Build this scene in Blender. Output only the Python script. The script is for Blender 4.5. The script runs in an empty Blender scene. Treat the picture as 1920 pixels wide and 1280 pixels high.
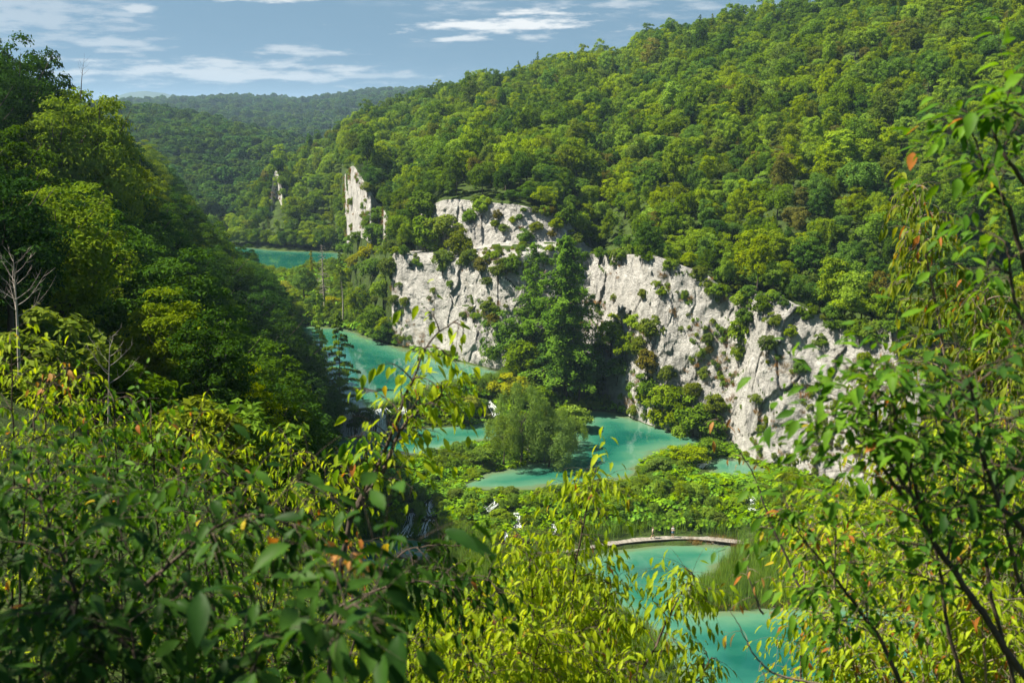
import bpy, math, random
import numpy as np
from mathutils import Vector, Matrix
from mathutils.bvhtree import BVHTree

rng = np.random.default_rng(11)
random.seed(11)
RAD = math.radians
SC = bpy.context.scene
COL = SC.collection

# ------------------------------------------------------------------ camera
PITCH, CAMZ, FPX = RAD(13.3), 60.0, 1920 * 35 / 36
cam_data = bpy.data.cameras.new('camera')
cam_data.lens, cam_data.sensor_width = 35, 36
cam_data.clip_start, cam_data.clip_end = 0.05, 30000
cam_data.dof.use_dof = True
cam_data.dof.focus_distance = 26
cam_data.dof.aperture_fstop = 4.5
camera = bpy.data.objects.new('camera', cam_data)
camera.location = (0, 0, CAMZ)
camera.rotation_euler = (math.pi / 2 - PITCH, 0, 0)
COL.objects.link(camera)
SC.camera = camera

# ------------------------------------------------------------------ light, sky, exposure
SUN_EL, SUN_DIR = RAD(53.5), Vector((-1.0, -0.02, 0)).normalized()
sun_data = bpy.data.lights.new('sun', 'SUN')
sun_data.energy, sun_data.angle, sun_data.color = 5.0, RAD(0.53), (1.0, 0.915, 0.75)
sun = bpy.data.objects.new('sun', sun_data)
to_sun = Vector((SUN_DIR.x * math.cos(SUN_EL), SUN_DIR.y * math.cos(SUN_EL), math.sin(SUN_EL)))
sun.rotation_euler = to_sun.to_track_quat('Z', 'Y').to_euler()
sun.location = (-200, 0, 300)
COL.objects.link(sun)
vs = SC.view_settings
vs.view_transform, vs.look, vs.exposure, vs.gamma = 'Standard', 'None', 1.36, 1.0
vs.use_curve_mapping = False

class NT:
    def __init__(s, tree):
        s.t = tree
    def n(s, typ, ins=None, **kw):
        nd = s.t.nodes.new(typ)
        for k, v in kw.items():
            setattr(nd, k, v)
        for k, v in (ins or {}).items():
            if isinstance(v, bpy.types.NodeSocket):
                s.t.links.new(v, nd.inputs[k])
            else:
                nd.inputs[k].default_value = v
        return nd
    def math(s, op, a, b=None, clamp=False):
        nd = s.t.nodes.new('ShaderNodeMath'); nd.operation = op; nd.use_clamp = clamp
        for i, v in enumerate((a, b)):
            if v is None: continue
            if isinstance(v, bpy.types.NodeSocket): s.t.links.new(v, nd.inputs[i])
            else: nd.inputs[i].default_value = v
        return nd.outputs[0]
    def mix(s, fac, a, b, mode='MIX'):
        nd = s.t.nodes.new('ShaderNodeMix'); nd.data_type = 'RGBA'; nd.blend_type = mode
        for k, v in ((0, fac), (6, a), (7, b)):
            if isinstance(v, bpy.types.NodeSocket): s.t.links.new(v, nd.inputs[k])
            elif k == 0: nd.inputs[0].default_value = v
            else: nd.inputs[k].default_value = (*v, 1)
        return nd.outputs[2]
    def rng(s, v, a, b, c=0.0, d=1.0, smooth=False):
        nd = s.t.nodes.new('ShaderNodeMapRange')
        if smooth: nd.interpolation_type = 'SMOOTHSTEP'
        s.t.links.new(v, nd.inputs[0])
        for i, x in enumerate((a, b, c, d)): nd.inputs[i + 1].default_value = x
        return nd.outputs[0]
    def noise(s, vec, scale, detail=4, rough=.55):
        nd = s.n('ShaderNodeTexNoise', {'Scale': scale, 'Detail': detail, 'Roughness': rough})
        if vec is not None: s.t.links.new(vec, nd.inputs['Vector'])
        return nd.outputs[0]

world = bpy.data.worlds.new('World')
SC.world = world
world.use_nodes = True
world.node_tree.nodes.clear()
W = NT(world.node_tree)
tc = W.n('ShaderNodeTexCoord')
sx = W.n('ShaderNodeSeparateXYZ', {0: tc.outputs['Generated']})
dx, dy, dz = sx.outputs
up = W.math('ADD', W.math('MULTIPLY', W.math('MAXIMUM', dz, 0.0), 0.8), 0.20)      # clear dry air: deep blue down to the horizon
vec = W.n('ShaderNodeCombineXYZ', {0: dx, 1: dy, 2: up})
sky = W.n('ShaderNodeTexSky', {0: vec.outputs[0]}, sky_type='NISHITA', sun_disc=False, sun_elevation=SUN_EL,
          sun_rotation=math.atan2(SUN_DIR.x, SUN_DIR.y), altitude=600, air_density=1.0, dust_density=0.6, ozone_density=1.6)
# thin streaky clouds: noise in (azimuth, elevation), gathered in a few banks
az = W.math('ARCTAN2', dx, dy)
el = W.math('ARCSINE', dz)
cv = W.n('ShaderNodeCombineXYZ', {0: W.math('MULTIPLY', az, 1.0), 1: W.math('MULTIPLY', el, 5.5), 2: 0.37})
cn = W.noise(cv.outputs[0], 24.0, 5, .62)
cn2 = W.noise(cv.outputs[0], 2.2, 2, .5)
base_c = W.math('MULTIPLY', W.rng(cn2, .50, .72, 0, 1, True), W.rng(cn, .42, .72, 0, .55, True))
banks = None
for (px, py, wx, wy, st) in ((940, 48, 205, 15, 1.0), (1030, 25, 105, 10, .9), (860, 74, 80, 7, .8), (1000, 70, 40, 7, .6),
                             (430, 138, 330, 26, .62), (430, 2, 170, 8, .95), (255, 90, 80, 18, .45), (570, 98, 75, 10, .55),
                             (300, 28, 34, 8, .6), (700, 143, 110, 9, .4), (90, 40, 190, 60, .35)):
    a0 = math.atan2((px - 960) / FPX, 1.0)
    e0 = math.atan((640 - py) / FPX) - PITCH
    d1 = W.math('DIVIDE', W.math('SUBTRACT', az, a0), wx / FPX)
    d2 = W.math('DIVIDE', W.math('SUBTRACT', el, e0), wy / FPX)
    rr = W.math('ADD', W.math('MULTIPLY', d1, d1), W.math('MULTIPLY', d2, d2))
    g = W.math('MULTIPLY', W.math('SUBTRACT', 1.0, W.math('SQRT', rr)), 1.0)
    g = W.math('ADD', g, W.math('MULTIPLY', W.math('SUBTRACT', cn, .5), 3.6))
    m = W.rng(g, -.05, .85, 0, st, True)
    banks = m if banks is None else W.math('MAXIMUM', banks, m)
cloud = W.math('MAXIMUM', banks, base_c, True)
skyc = W.mix(0.6, sky.outputs[0], (1.75, 3.1, 3.75))
col = W.mix(cloud, skyc, (7.2, 7.5, 7.6))
bg = W.n('ShaderNodeBackground', {0: col, 1: 0.050})
W.n('ShaderNodeOutputWorld', {0: bg.outputs[0]})
world.cycles.sampling_method, world.cycles.sample_map_resolution = 'MANUAL', 256

SC.render.engine = 'CYCLES'
cy = SC.cycles
cy.max_bounces, cy.diffuse_bounces, cy.glossy_bounces, cy.transmission_bounces = 4, 3, 2, 2
cy.transparent_max_bounces, cy.volume_bounces = 4, 0
cy.caustics_reflective = cy.caustics_refractive = False
cy.use_denoising = True
cy.denoiser = 'OPENIMAGEDENOISE'
cy.denoising_input_passes = 'RGB_ALBEDO_NORMAL'
cy.use_adaptive_sampling = True
cy.adaptive_threshold = 0.015
cy.sample_clamp_indirect = 4.0
SC.render.use_persistent_data = False

# ------------------------------------------------------------------ pixel helpers: where things of the photo stand in the place
CP, SP = math.cos(PITCH), math.sin(PITCH)
def ray(px, py):
    a, b = (px - 960) / FPX, (640 - py) / FPX
    return Vector((a, CP + b * SP, -SP + b * CP))
def at(px, py, Y):
    r = ray(px, py); k = Y / r.y
    return Vector((r.x * k, Y, CAMZ + r.z * k))
def onz(px, py, z):
    r = ray(px, py); k = (z - CAMZ) / r.z
    return Vector((r.x * k, r.y * k, z))
def zpix(py, Y):
    return at(960, py, Y).z
def proj(P):
    P = np.atleast_2d(np.asarray(P, float))
    x, y, z = P[:, 0], P[:, 1], P[:, 2] - CAMZ
    w = y * CP - z * SP
    w = np.where(w < .01, .01, w)
    return np.stack([960 + FPX * x / w, 640 - FPX * (y * SP + z * CP) / w, w], 1)

# ------------------------------------------------------------------ noise
def _h(ix, iy, iz, seed):
    h = (ix.astype(np.uint32) * np.uint32(374761393) + iy.astype(np.uint32) * np.uint32(668265263)
         + iz.astype(np.uint32) * np.uint32(2147483647) + np.uint32(seed * 1274126177 & 0xffffffff))
    h = (h ^ (h >> np.uint32(13))) * np.uint32(1274126177)
    h = (h ^ (h >> np.uint32(16))) * np.uint32(2246822519)
    return ((h ^ (h >> np.uint32(13))) & np.uint32(0xffffff)).astype(np.float64) / 0xffffff
def vnoise(p, seed=0):
    f = np.floor(p); i = f.astype(np.int64); t = p - f
    t = t * t * t * (t * (t * 6 - 15) + 10)
    r = 0
    for a in (0, 1):
        for b in (0, 1):
            for c in (0, 1):
                w = (t[:, 0] if a else 1 - t[:, 0]) * (t[:, 1] if b else 1 - t[:, 1]) * (t[:, 2] if c else 1 - t[:, 2])
                r = r + w * _h(i[:, 0] + a, i[:, 1] + b, i[:, 2] + c, seed)
    return r * 2 - 1
def fbm(p, octv=4, seed=0, gain=.5):
    r, a, tot = 0, 1.0, 0
    for o in range(octv):
        r = r + a * vnoise(p * (2.03 ** o) + 17.3 * o, seed + o); tot += a; a *= gain
    return r / tot

# ------------------------------------------------------------------ mesh and object helpers
def mk(name, V, Fc, mat=None, attrs=None, smooth=False):
    """V (n,3); Fc (m,k) faces of k corners; attrs {name: (domain, values)}"""
    V = np.ascontiguousarray(V, dtype=np.float32); Fc = np.ascontiguousarray(Fc, dtype=np.int32)
    me = bpy.data.meshes.new(name)
    m, k = Fc.shape
    me.vertices.add(len(V)); me.vertices.foreach_set('co', V.ravel())
    me.loops.add(m * k); me.loops.foreach_set('vertex_index', Fc.ravel())
    me.polygons.add(m)
    me.polygons.foreach_set('loop_start', np.arange(0, m * k, k, dtype=np.int32))
    me.polygons.foreach_set('use_smooth', np.full(m, smooth, dtype=bool))
    for an, (dom, vals) in (attrs or {}).items():
        a = me.attributes.new(an, 'FLOAT', dom)
        a.data.foreach_set('value', np.ascontiguousarray(vals, dtype=np.float32))
    me.update(calc_edges=True)
    if mat: me.materials.append(mat)
    return me
def link(o, parent=None):
    COL.objects.link(o)
    if parent: o.parent = parent
    return o
def obj(name, me, parent=None, loc=None):
    o = bpy.data.objects.new(name, me)
    if loc is not None: o.location = loc
    return link(o, parent)
def empty(name, loc, label=None, cat=None, group=None):
    o = bpy.data.objects.new(name, None); o.location = loc; o.empty_display_size = .2
    link(o)
    return tag(o, label, cat, group)
def tag(o, label=None, cat=None, group=None, kind=None):
    if label: o['label'] = label
    if cat: o['category'] = cat
    if group: o['group'] = group
    if kind: o['kind'] = kind
    return o
def structure(name, me, label=None, cat=None):
    o = obj(name, me); o['kind'] = 'structure'
    return tag(o, label, cat)

class MB:
    """collects tubes, boxes and plates into one mesh"""
    def __init__(s): s.v, s.q, s.t, s.n = [], [], [], 0
    def add(s, V, Q, tint=0.5):
        V = np.asarray(V, float); Q = np.asarray(Q, int)
        s.v.append(V); s.q.append(Q + s.n); s.n += len(V)
        s.t.append(np.full(len(Q), tint) if np.isscalar(tint) else np.asarray(tint))
    def tube(s, pts, radii, sides=5, tint=.5):
        pts = np.asarray(pts, float); n = len(pts)
        radii = np.broadcast_to(np.asarray(radii, float), (n,))
        tg = np.gradient(pts, axis=0); tg /= np.linalg.norm(tg, axis=1)[:, None] + 1e-9
        ref = np.where(np.abs(tg[:, 2:3]) < .9, np.array([[0, 0, 1.]]), np.array([[1., 0, 0]]))
        a = np.cross(tg, ref); a /= np.linalg.norm(a, axis=1)[:, None] + 1e-9
        b = np.cross(tg, a)
        th = np.linspace(0, 2 * np.pi, sides, endpoint=False)
        V = pts[:, None, :] + radii[:, None, None] * (np.cos(th)[None, :, None] * a[:, None, :] + np.sin(th)[None, :, None] * b[:, None, :])
        i = np.arange(n - 1)[:, None] * sides; j = np.arange(sides)[None, :]; j2 = (j + 1) % sides
        Q = np.stack([i + j, i + j2, i + sides + j2, i + sides + j], -1).reshape(-1, 4)
        s.add(V.reshape(-1, 3), Q, tint)
    def box(s, c, hx, hy, hz, M=None, tint=.5):
        V = np.array([[x, y, z] for x in (-hx, hx) for y in (-hy, hy) for z in (-hz, hz)])
        if M is not None: V = V @ np.array(M).T
        s.add(V + np.asarray(c), [[0, 1, 3, 2], [4, 6, 7, 5], [0, 4, 5, 1], [2, 3, 7, 6], [0, 2, 6, 4], [1, 5, 7, 3]], tint)
    def mesh(s, name, mat, smooth=False):
        return mk(name, np.concatenate(s.v), np.concatenate(s.q), mat, {'tint': ('FACE', np.concatenate(s.t))}, smooth)

# ------------------------------------------------------------------ materials
def newmat(name):
    m = bpy.data.materials.new(name); m.use_nodes = True
    m.node_tree.nodes.clear()
    return m, NT(m.node_tree)
def out(T, sh): T.n('ShaderNodeOutputMaterial', {0: sh})

def foliage_mat(name, a, b, tr=.32, trc=None, var=.5, gloss=0.0, rough=.5):
    """leaf colour runs from a to b by the leaf's own tint; each plant a little lighter, darker, yellower"""
    m, T = newmat(name)
    t = T.n('ShaderNodeAttribute', attribute_name='tint').outputs['Fac']
    oi = T.n('ShaderNodeObjectInfo')
    c = T.mix(t, a, b)
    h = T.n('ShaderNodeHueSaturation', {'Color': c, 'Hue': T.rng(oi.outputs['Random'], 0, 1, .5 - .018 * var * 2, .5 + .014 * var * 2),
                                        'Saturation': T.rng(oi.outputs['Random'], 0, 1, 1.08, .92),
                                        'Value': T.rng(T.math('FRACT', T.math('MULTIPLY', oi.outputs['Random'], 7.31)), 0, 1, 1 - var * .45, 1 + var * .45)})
    col = h.outputs[0]
    if gloss:
        d = T.n('ShaderNodeBsdfPrincipled', {'Base Color': col, 'Roughness': rough, 'Specular IOR Level': gloss})
    else:
        d = T.n('ShaderNodeBsdfDiffuse', {0: col})
    tcol = T.mix(1.0, col, trc or (1.5, 1.45, .6), 'MULTIPLY')
    tl = T.n('ShaderNodeBsdfTranslucent', {0: tcol})
    ms = T.n('ShaderNodeMixShader', {0: tr, 1: d.outputs[0], 2: tl.outputs[0]})
    out(T, ms.outputs[0])
    return m

PAL = {
    'deep green':   foliage_mat('leaves_deep_green', (.026, .070, .009), (.085, .170, .016)),
    'mid green':    foliage_mat('leaves_mid_green', (.055, .120, .010), (.145, .240, .018)),
    'yellow-green': foliage_mat('leaves_yellow_green', (.100, .185, .008), (.255, .345, .016)),
    'olive':        foliage_mat('leaves_olive', (.070, .118, .012), (.175, .225, .026)),
    'russet-tinged green': foliage_mat('leaves_russet', (.085, .100, .014), (.20, .185, .032)),
}
M_SHADE = {'deep green': foliage_mat('leaves_shade_deep', (.014, .046, .007), (.050, .115, .012), .28), 'mid green': foliage_mat('leaves_shade_mid', (.025, .072, .008), (.080, .160, .014), .30),  # darker leaf copies: the hillside's shade put into the colour
           'yellow-green': foliage_mat('leaves_sunny_maple', (.085, .155, .008), (.215, .285, .012), .40)}  # brighter copy: sunlight on the upper edge put into the leaf colour
M_FAR = foliage_mat('leaves_far_wood', (.030, .080, .014), (.080, .150, .022), var=.8)
M_YELLOW = foliage_mat('leaves_yellow', (.17, .20, .010), (.32, .34, .015), var=.3)
M_WILLOW = foliage_mat('leaves_willow', (.085, .155, .024), (.205, .31, .055), var=.35)
M_BUTTER = foliage_mat('leaves_butterbur', (.070, .165, .008), (.20, .355, .014), tr=.35, var=.6)
M_HERB = foliage_mat('leaves_tall_herb', (.085, .155, .010), (.20, .29, .022), var=.6)
M_REED = foliage_mat('reed_blades', (.085, .175, .018), (.21, .32, .045), var=.5)
M_STRAW = foliage_mat('dry_grass', (.20, .105, .030), (.34, .22, .075), tr=.2, trc=(1, 1, 1), var=.4)
M_PINE = foliage_mat('leaves_larch', (.055, .135, .010), (.15, .27, .016), var=.2)

def bark_mat(name, a, b, scale=3.0):
    m, T = newmat(name)
    p = T.n('ShaderNodeNewGeometry').outputs['Position']
    mp = T.n('ShaderNodeMapping', {0: p, 3: (1, 1, .25)})
    n = T.noise(mp.outputs[0], scale, 5, .65)
    c = T.mix(T.rng(n, .35, .65), a, b)
    bp = T.n('ShaderNodeBump', {'Height': n, 'Strength': .6, 'Distance': .02})
    out(T, T.n('ShaderNodeBsdfPrincipled', {'Base Color': c, 'Roughness': .9, 'Normal': bp.outputs[0]}).outputs[0])
    return m
M_BARK = bark_mat('bark_brown', (.035, .026, .018), (.10, .080, .060))
M_DEADWOOD = bark_mat('bark_dead_grey', (.16, .14, .12), (.36, .32, .28))
M_STEM = bark_mat('bark_stem', (.030, .020, .014), (.085, .060, .042), 40)
M_STEM_PALE = bark_mat('bark_stem_pale', (.10, .070, .05), (.22, .17, .13), 40)

def soil_mat():
    m, T = newmat('forest_floor')
    p = T.n('ShaderNodeNewGeometry').outputs['Position']
    n = T.noise(p, .35, 6, .6); n2 = T.noise(p, 3.0, 4, .6)
    c = T.mix(T.rng(n, .35, .65), (.025, .040, .010), (.050, .085, .015))
    c = T.mix(T.rng(n2, .55, .75), c, (.055, .050, .022))
    bp = T.n('ShaderNodeBump', {'Height': n2, 'Strength': .8, 'Distance': .3})
    out(T, T.n('ShaderNodeBsdfPrincipled', {'Base Color': c, 'Roughness': .95, 'Specular IOR Level': .1, 'Normal': bp.outputs[0]}).outputs[0])
    return m
M_SOIL = soil_mat()

def rock_mat():
    m, T = newmat('white_limestone')
    p = T.n('ShaderNodeNewGeometry').outputs['Position']
    flat = T.n('ShaderNodeMapping', {0: p, 3: (1, 1, .16)}).outputs[0]          # streaks run down the face
    big = T.noise(p, .10, 5, .6)
    mid = T.noise(p, .55, 6, .65)
    strk = T.noise(flat, .9, 5, .6)
    fine = T.noise(p, 2.4, 6, .78)
    c = T.mix(T.rng(mid, .35, .68), (.44, .43, .41), (.70, .685, .66))
    c = T.mix(T.math('MULTIPLY', T.rng(strk, .48, .68, 0, 1, True), T.rng(big, .40, .60, .15, .9)), c, (.17, .172, .175))   # grey water streaks
    warm = T.noise(p, .21, 6, .7)
    c = T.mix(T.rng(warm, .58, .76, 0, .45, True), c, (.50, .38, .25))           # ochre iron stain
    spots = T.noise(p, 1.5, 5, .75)
    c = T.mix(T.rng(spots, .58, .70, 0, .7, True), c, (.13, .125, .11))           # lichen, and the shade of hollows put into the colour
    vo = T.n('ShaderNodeTexVoronoi', {'Vector': T.n('ShaderNodeMapping', {0: p, 3: (1, 1, .55)}).outputs[0], 'Scale': .55}, feature='DISTANCE_TO_EDGE').outputs[0]
    crack = T.rng(vo, 0, .035, 0, 1)
    vo2 = T.n('ShaderNodeTexVoronoi', {'Vector': T.n('ShaderNodeMapping', {0: T.n('ShaderNodeVectorMath', {0: p, 1: T.n('ShaderNodeTexNoise', {'Vector': p, 'Scale': .8, 'Detail': 4}).outputs[1]}, operation='ADD').outputs[0], 2: (.5, .3, .2), 3: (.55, .55, .9)}).outputs[0], 'Scale': 1.0}, feature='DISTANCE_TO_EDGE').outputs[0]
    seam = T.math('MULTIPLY', T.rng(vo2, .0, .055, 1, 0), T.rng(big, .40, .60, .05, .5))
    c = T.mix(seam, c, (.10, .095, .085))                                          # dark joints between the beds
    pit = T.noise(p, 2.6, 4, .7)
    c = T.mix(T.rng(pit, .57, .70, 0, .5, True), c, (.16, .15, .13))              # rain-worn pits, their shade put into the colour
    h = T.math('ADD', T.math('ADD', T.math('MULTIPLY', mid, 1.0), T.math('MULTIPLY', seam, -.25)), T.math('ADD', T.math('MULTIPLY', fine, 1.1), T.math('ADD', T.math('MULTIPLY', strk, .3), T.math('MULTIPLY', crack, .05))))
    bp = T.n('ShaderNodeBump', {'Height': h, 'Strength': 1.0, 'Distance': .9})
    out(T, T.n('ShaderNodeBsdfPrincipled', {'Base Color': c, 'Roughness': .9, 'Specular IOR Level': .2, 'Normal': bp.outputs[0]}).outputs[0])
    return m
M_ROCK = rock_mat()

def water_mat():
    m, T = newmat('turquoise_water')
    p = T.n('ShaderNodeNewGeometry').outputs['Position']
    dep = T.n('ShaderNodeAttribute', attribute_name='depth').outputs['Fac']
    dp = T.math('ADD', dep, T.math('ADD', T.math('MULTIPLY', T.math('SUBTRACT', T.noise(T.n('ShaderNodeMapping', {0: p, 3: (.6, 1.3, 1)}).outputs[0], .16, 5, .65), .55), .95), T.math('MULTIPLY', T.math('SUBTRACT', T.noise(p, .6, 3, .6), .5), .14)), True)
    c = T.mix(T.rng(dp, .0, .18), (.10, .14, .07), (.070, .175, .108))
    c = T.mix(T.rng(dp, .18, .60), c, (.020, .122, .082))
    c = T.mix(T.rng(dp, .60, 1.0), c, (.004, .070, .054))
    wv = T.noise(T.n('ShaderNodeMapping', {0: p, 3: (1, .7, 1)}).outputs[0], 1.3, 4, .6)
    wv2 = T.noise(p, .12, 3, .5)
    h = T.math('MULTIPLY', wv, T.rng(wv2, .35, .65, .35, 1.0))
    bp = T.n('ShaderNodeBump', {'Height': h, 'Strength': .35, 'Distance': .025})
    out(T, T.n('ShaderNodeBsdfPrincipled', {'Base Color': c, 'Roughness': .03, 'IOR': 1.36, 'Normal': bp.outputs[0]}).outputs[0])
    return m
M_WATER = water_mat()

def foam_mat():
    m, T = newmat('white_water')
    p = T.n('ShaderNodeNewGeometry').outputs['Position']
    n = T.noise(p, 4.0, 5, .7)
    c = T.mix(T.rng(n, .35, .6), (.55, .63, .66), (.80, .82, .83))
    out(T, T.n('ShaderNodeBsdfPrincipled', {'Base Color': c, 'Roughness': .45}).outputs[0])
    return m
M_FOAM = foam_mat()
def wood_mat():
    m, T = newmat('weathered_planks')
    p = T.n('ShaderNodeNewGeometry').outputs['Position']
    oi = T.n('ShaderNodeObjectInfo').outputs['Random']
    n = T.noise(p, 6, 5, .6)
    c = T.mix(T.rng(n, .35, .65), (.17, .155, .135), (.30, .275, .24))
    c = T.n('ShaderNodeHueSaturation', {'Color': c, 'Value': T.rng(oi, 0, 1, .72, 1.15)}).outputs[0]
    out(T, T.n('ShaderNodeBsdfPrincipled', {'Base Color': c, 'Roughness': .8}).outputs[0])
    return m
M_WOOD = wood_mat()
M_BEAM = bark_mat('dark_beam_wood', (.10, .045, .025), (.22, .12, .075), 4)

# ------------------------------------------------------------------ terrain: hillsides lofted from a foot line to a ridge line
def catmull(A, u):
    A = np.asarray(A, float); n = len(A)
    i = np.clip(np.floor(u).astype(int), 0, n - 2); t = (u - i)[:, None]
    g = lambda k: A[np.clip(k, 0, n - 1)]
    p0, p1, p2, p3 = g(i - 1), g(i), g(i + 1), g(i + 2)
    return .5 * (2 * p1 + (p2 - p0) * t + (2 * p0 - 5 * p1 + 4 * p2 - p3) * t ** 2 + (3 * p1 - p0 - 3 * p2 + p3) * t ** 3)
def lin(A, u):
    A = np.asarray(A, float); i = np.clip(np.floor(u).astype(int), 0, len(A) - 2); t = (u - i)[:, None]
    t = t * t * (3 - 2 * t)
    return A[i] * (1 - t) + A[i + 1] * t
def gridfaces(nc, nr):
    i = np.arange(nc - 1)[:, None] * nr; j = np.arange(nr - 1)[None, :]
    return np.stack([i + j, i + nr + j, i + nr + j + 1, i + j + 1], -1).reshape(-1, 4)

# the sunny side: foot pixel, water level, push inland | ridge pixel, distance | lower tier d2 d3 y3 rock | upper tier d4 y4 d5 y5 rock
ST = [
    ((250, 440), 9, 0, (250, 418, 440), None, None),
    ((400, 458), 9, 0, (400, 405, 425), None, None),
    ((490, 466), 9, 0, (490, 325, 445), None, None),
    ((520, 468), 9, 0, (520, 296, 450), None, (40, 368, 46, 318, .9)),
    ((550, 469), 9, 0, (548, 272, 458), None, None),
    ((640, 472), 9, 0, (610, 240, 480), None, None),
    ((652, 520), 9, 0, (660, 220, 505), None, (14, 455, 24, 322, 1)),
    ((662, 548), 9, 0, (700, 205, 530), None, (13, 442, 20, 310, 1)),
    ((685, 590), 9, 0, (730, 190, 545), None, (22, 445, 28, 345, 1)),
    ((700, 632), 9, 0, (760, 178, 560), (6, 20, 530, 0), (44, 448, 50, 385, .9)),
    ((730, 643), 9, 0, (800, 165, 560), (.4, 5, 500, .2), (20, 445, 30, 400, .2)),
    ((748, 648), 9, 0, (830, 155, 560), (.4, 4, 474, 1), (14, 452, 24, 392, .3)),
    ((830, 668), 9, 0, (920, 135, 545), (.4, 5, 492, 1), (17, 470, 21, 368, .9)),
    ((940, 695), 9, 0, (1030, 108, 520), (.4, 6, 482, 1), (17, 460, 21, 382, 1)),
    ((1020, 735), 6, 3, (1110, 90, 500), (.5, 8, 472, 1), (17, 454, 21, 398, .8)),
    ((1095, 766), 4, 8, (1170, 80, 480), (.5, 9, 476, 1), (17, 460, 22, 428, .5)),
    ((1210, 795), 4, 0, (1260, 40, 450), (.5, 7, 480, 1), (11, 470, 16, 452, .3)),
    ((1290, 815), 4, 0, (1360, 20, 425), (.5, 7, 506, 1), (12, 488, 18, 468, .1)),
    ((1360, 840), 4, 2, (1450, 10, 405), (.5, 8, 556, 1), (13, 538, 19, 508, .4)),
    ((1420, 865), 4, 0, (1540, -18, 380), (.5, 8, 552, 1), (13, 538, 19, 515, .3)),
    ((1520, 905), 3, 0, (1650, -48, 360), (.5, 9, 592, 1), (14, 578, 20, 560, .2)),
    ((1650, 960), 2, 0, (1800, -78, 335), (.5, 9, 622, .8), (15, 605, 22, 585, .1)),
    ((1800, 1030), 1, 0, (2000, -108, 320), (.5, 14, 700, 0), (22, 650, 32, 610, 0)),
    ((2150, 1200), 0, 0, (2450, -150, 300), (.5, 14, 700, 0), (22, 650, 32, 610, 0)),
]
TREE_H = 8.5
Pb, Rg, KD, KZ, KC = [], [], [], [], []
for (bx, by), zw, push, (rx, ry, rY), lo, hi in ST:
    p = onz(bx, by, zw); r = at(rx, ry, rY)
    d = Vector((r.x - p.x, r.y - p.y)); L = d.length; d /= L
    p2 = Vector((p.x, p.y)) + d * push
    L -= push
    zr = r.z - TREE_H
    zp = lambda dd, py: zpix(py, (p2 + d * dd).y)
    sl = lambda dd: zw + (zr - zw) * (min(dd / L, 1)) ** .8
    if lo: k2, k3 = (lo[0], zw + 1.0), (lo[1], zp(lo[1], lo[2])); cl = lo[3]
    else: k2, k3, cl = (1, zw + .8), (L * .08, sl(L * .08)), 0
    if hi: k4, k5, cu = (hi[0], zp(hi[0], hi[1]) - (0 if hi[4] > .5 else 2)), (hi[2], zp(hi[2], hi[3]) - (0 if hi[4] > .5 else 4)), hi[4]
    else: k4, k5, cu = (L * .16, sl(L * .16)), (L * .26, sl(L * .26)), 0
    if not lo and hi: k3 = ((k4[0] + 1) / 2, zw + .8 + (k4[1] - zw) * .45)
    D = [-3, 0, k2[0], k3[0], k4[0], k5[0], k5[0] + (L - k5[0]) * .33, k5[0] + (L - k5[0]) * .67, L, L + 140]
    Z = [zw - 4, zw - .3, k2[1], k3[1], k4[1], k5[1], k5[1] + (zr - k5[1]) * .40, k5[1] + (zr - k5[1]) * .74, zr, zr - 30]
    Pb.append(p2[:]); Rg.append((r.x, r.y)); KD.append(D); KZ.append(Z)
    KC.append([0, cl, cl, cl, min(cl, cu) * .5, cu, 0, 0, 0, 0])
NS = len(ST)
ncs = [8, 10, 8, 14, 14, 14, 20, 24, 24, 24, 26, 26, 90, 90, 70, 70, 90, 60, 56, 50, 60, 60, 40, 24]
u = np.concatenate([np.linspace(i, i + 1, ncs[i], endpoint=False) for i in range(NS - 1)] + [[NS - 1]])
cP, cR, cD, cZ = catmull(Pb, u), catmull(Rg, u), lin(KD, u), lin(KZ, u)
KC = np.array(KC)
rows = [3, 3, 84, 14, 46, 30, 26, 26, 8]
rk = np.concatenate([np.linspace(k, k + 1, rows[k], endpoint=False) for k in range(9)] + [[9.0]])
ki = np.clip(np.floor(rk).astype(int), 0, 8); kt = rk - ki
Dg = cD[:, ki] * (1 - kt) + cD[:, ki + 1] * kt
Zg = cZ[:, ki] * (1 - kt) + cZ[:, ki + 1] * kt
dirn = cR - cP; dirn /= np.linalg.norm(dirn, axis=1)[:, None]
XY = cP[:, None, :] + dirn[:, None, :] * Dg[..., None]
V = np.concatenate([XY, Zg[..., None]], -1)
nc, nr = V.shape[:2]
# how rocky: lower tier rows (knots 2..3), upper tier rows (4..5)
cl_c, cu_c = lin(KC[:, 2:3], u)[:, 0], lin(KC[:, 5:6], u)[:, 0]
Vf = V.reshape(-1, 3)
warp = fbm(Vf * [1 / 9, 1 / 9, 1 / 12], 3, 5).reshape(nc, nr)
rock = np.zeros((nc, nr))
mlo = (rk > 1.3) & (rk < 3.15); mhi = (rk > 3.9) & (rk < 5.0)
rock[:, mlo] = cl_c[:, None]
rock[:, mhi] = cu_c[:, None]
mled = (rk >= 3.15) & (rk <= 3.9)
rock[:, mled] = (np.minimum(cl_c, cu_c) * 1.2)[:, None] * (warp[:, mled] > .08)
rock = rock * np.where(warp > -.42 - .3 * (rk[None, :] < 3.15), 1, .35)
cw = np.zeros((nc, nr))                                   # displacement weight
cw[:, :] = np.interp(rk, [1.2, 1.9, 2.9, 3.3, 3.8, 4.2, 4.8, 5.3], [0, 1, 1, .4, .4, 1, 1, 0])[None, :]
cw *= np.maximum(np.where(rk[None, :] < 3.5, cl_c[:, None], cu_c[:, None]), .25)
n1 = fbm(Vf * [1 / 13, 1 / 13, 1 / 26], 3, 21).reshape(nc, nr)
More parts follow.
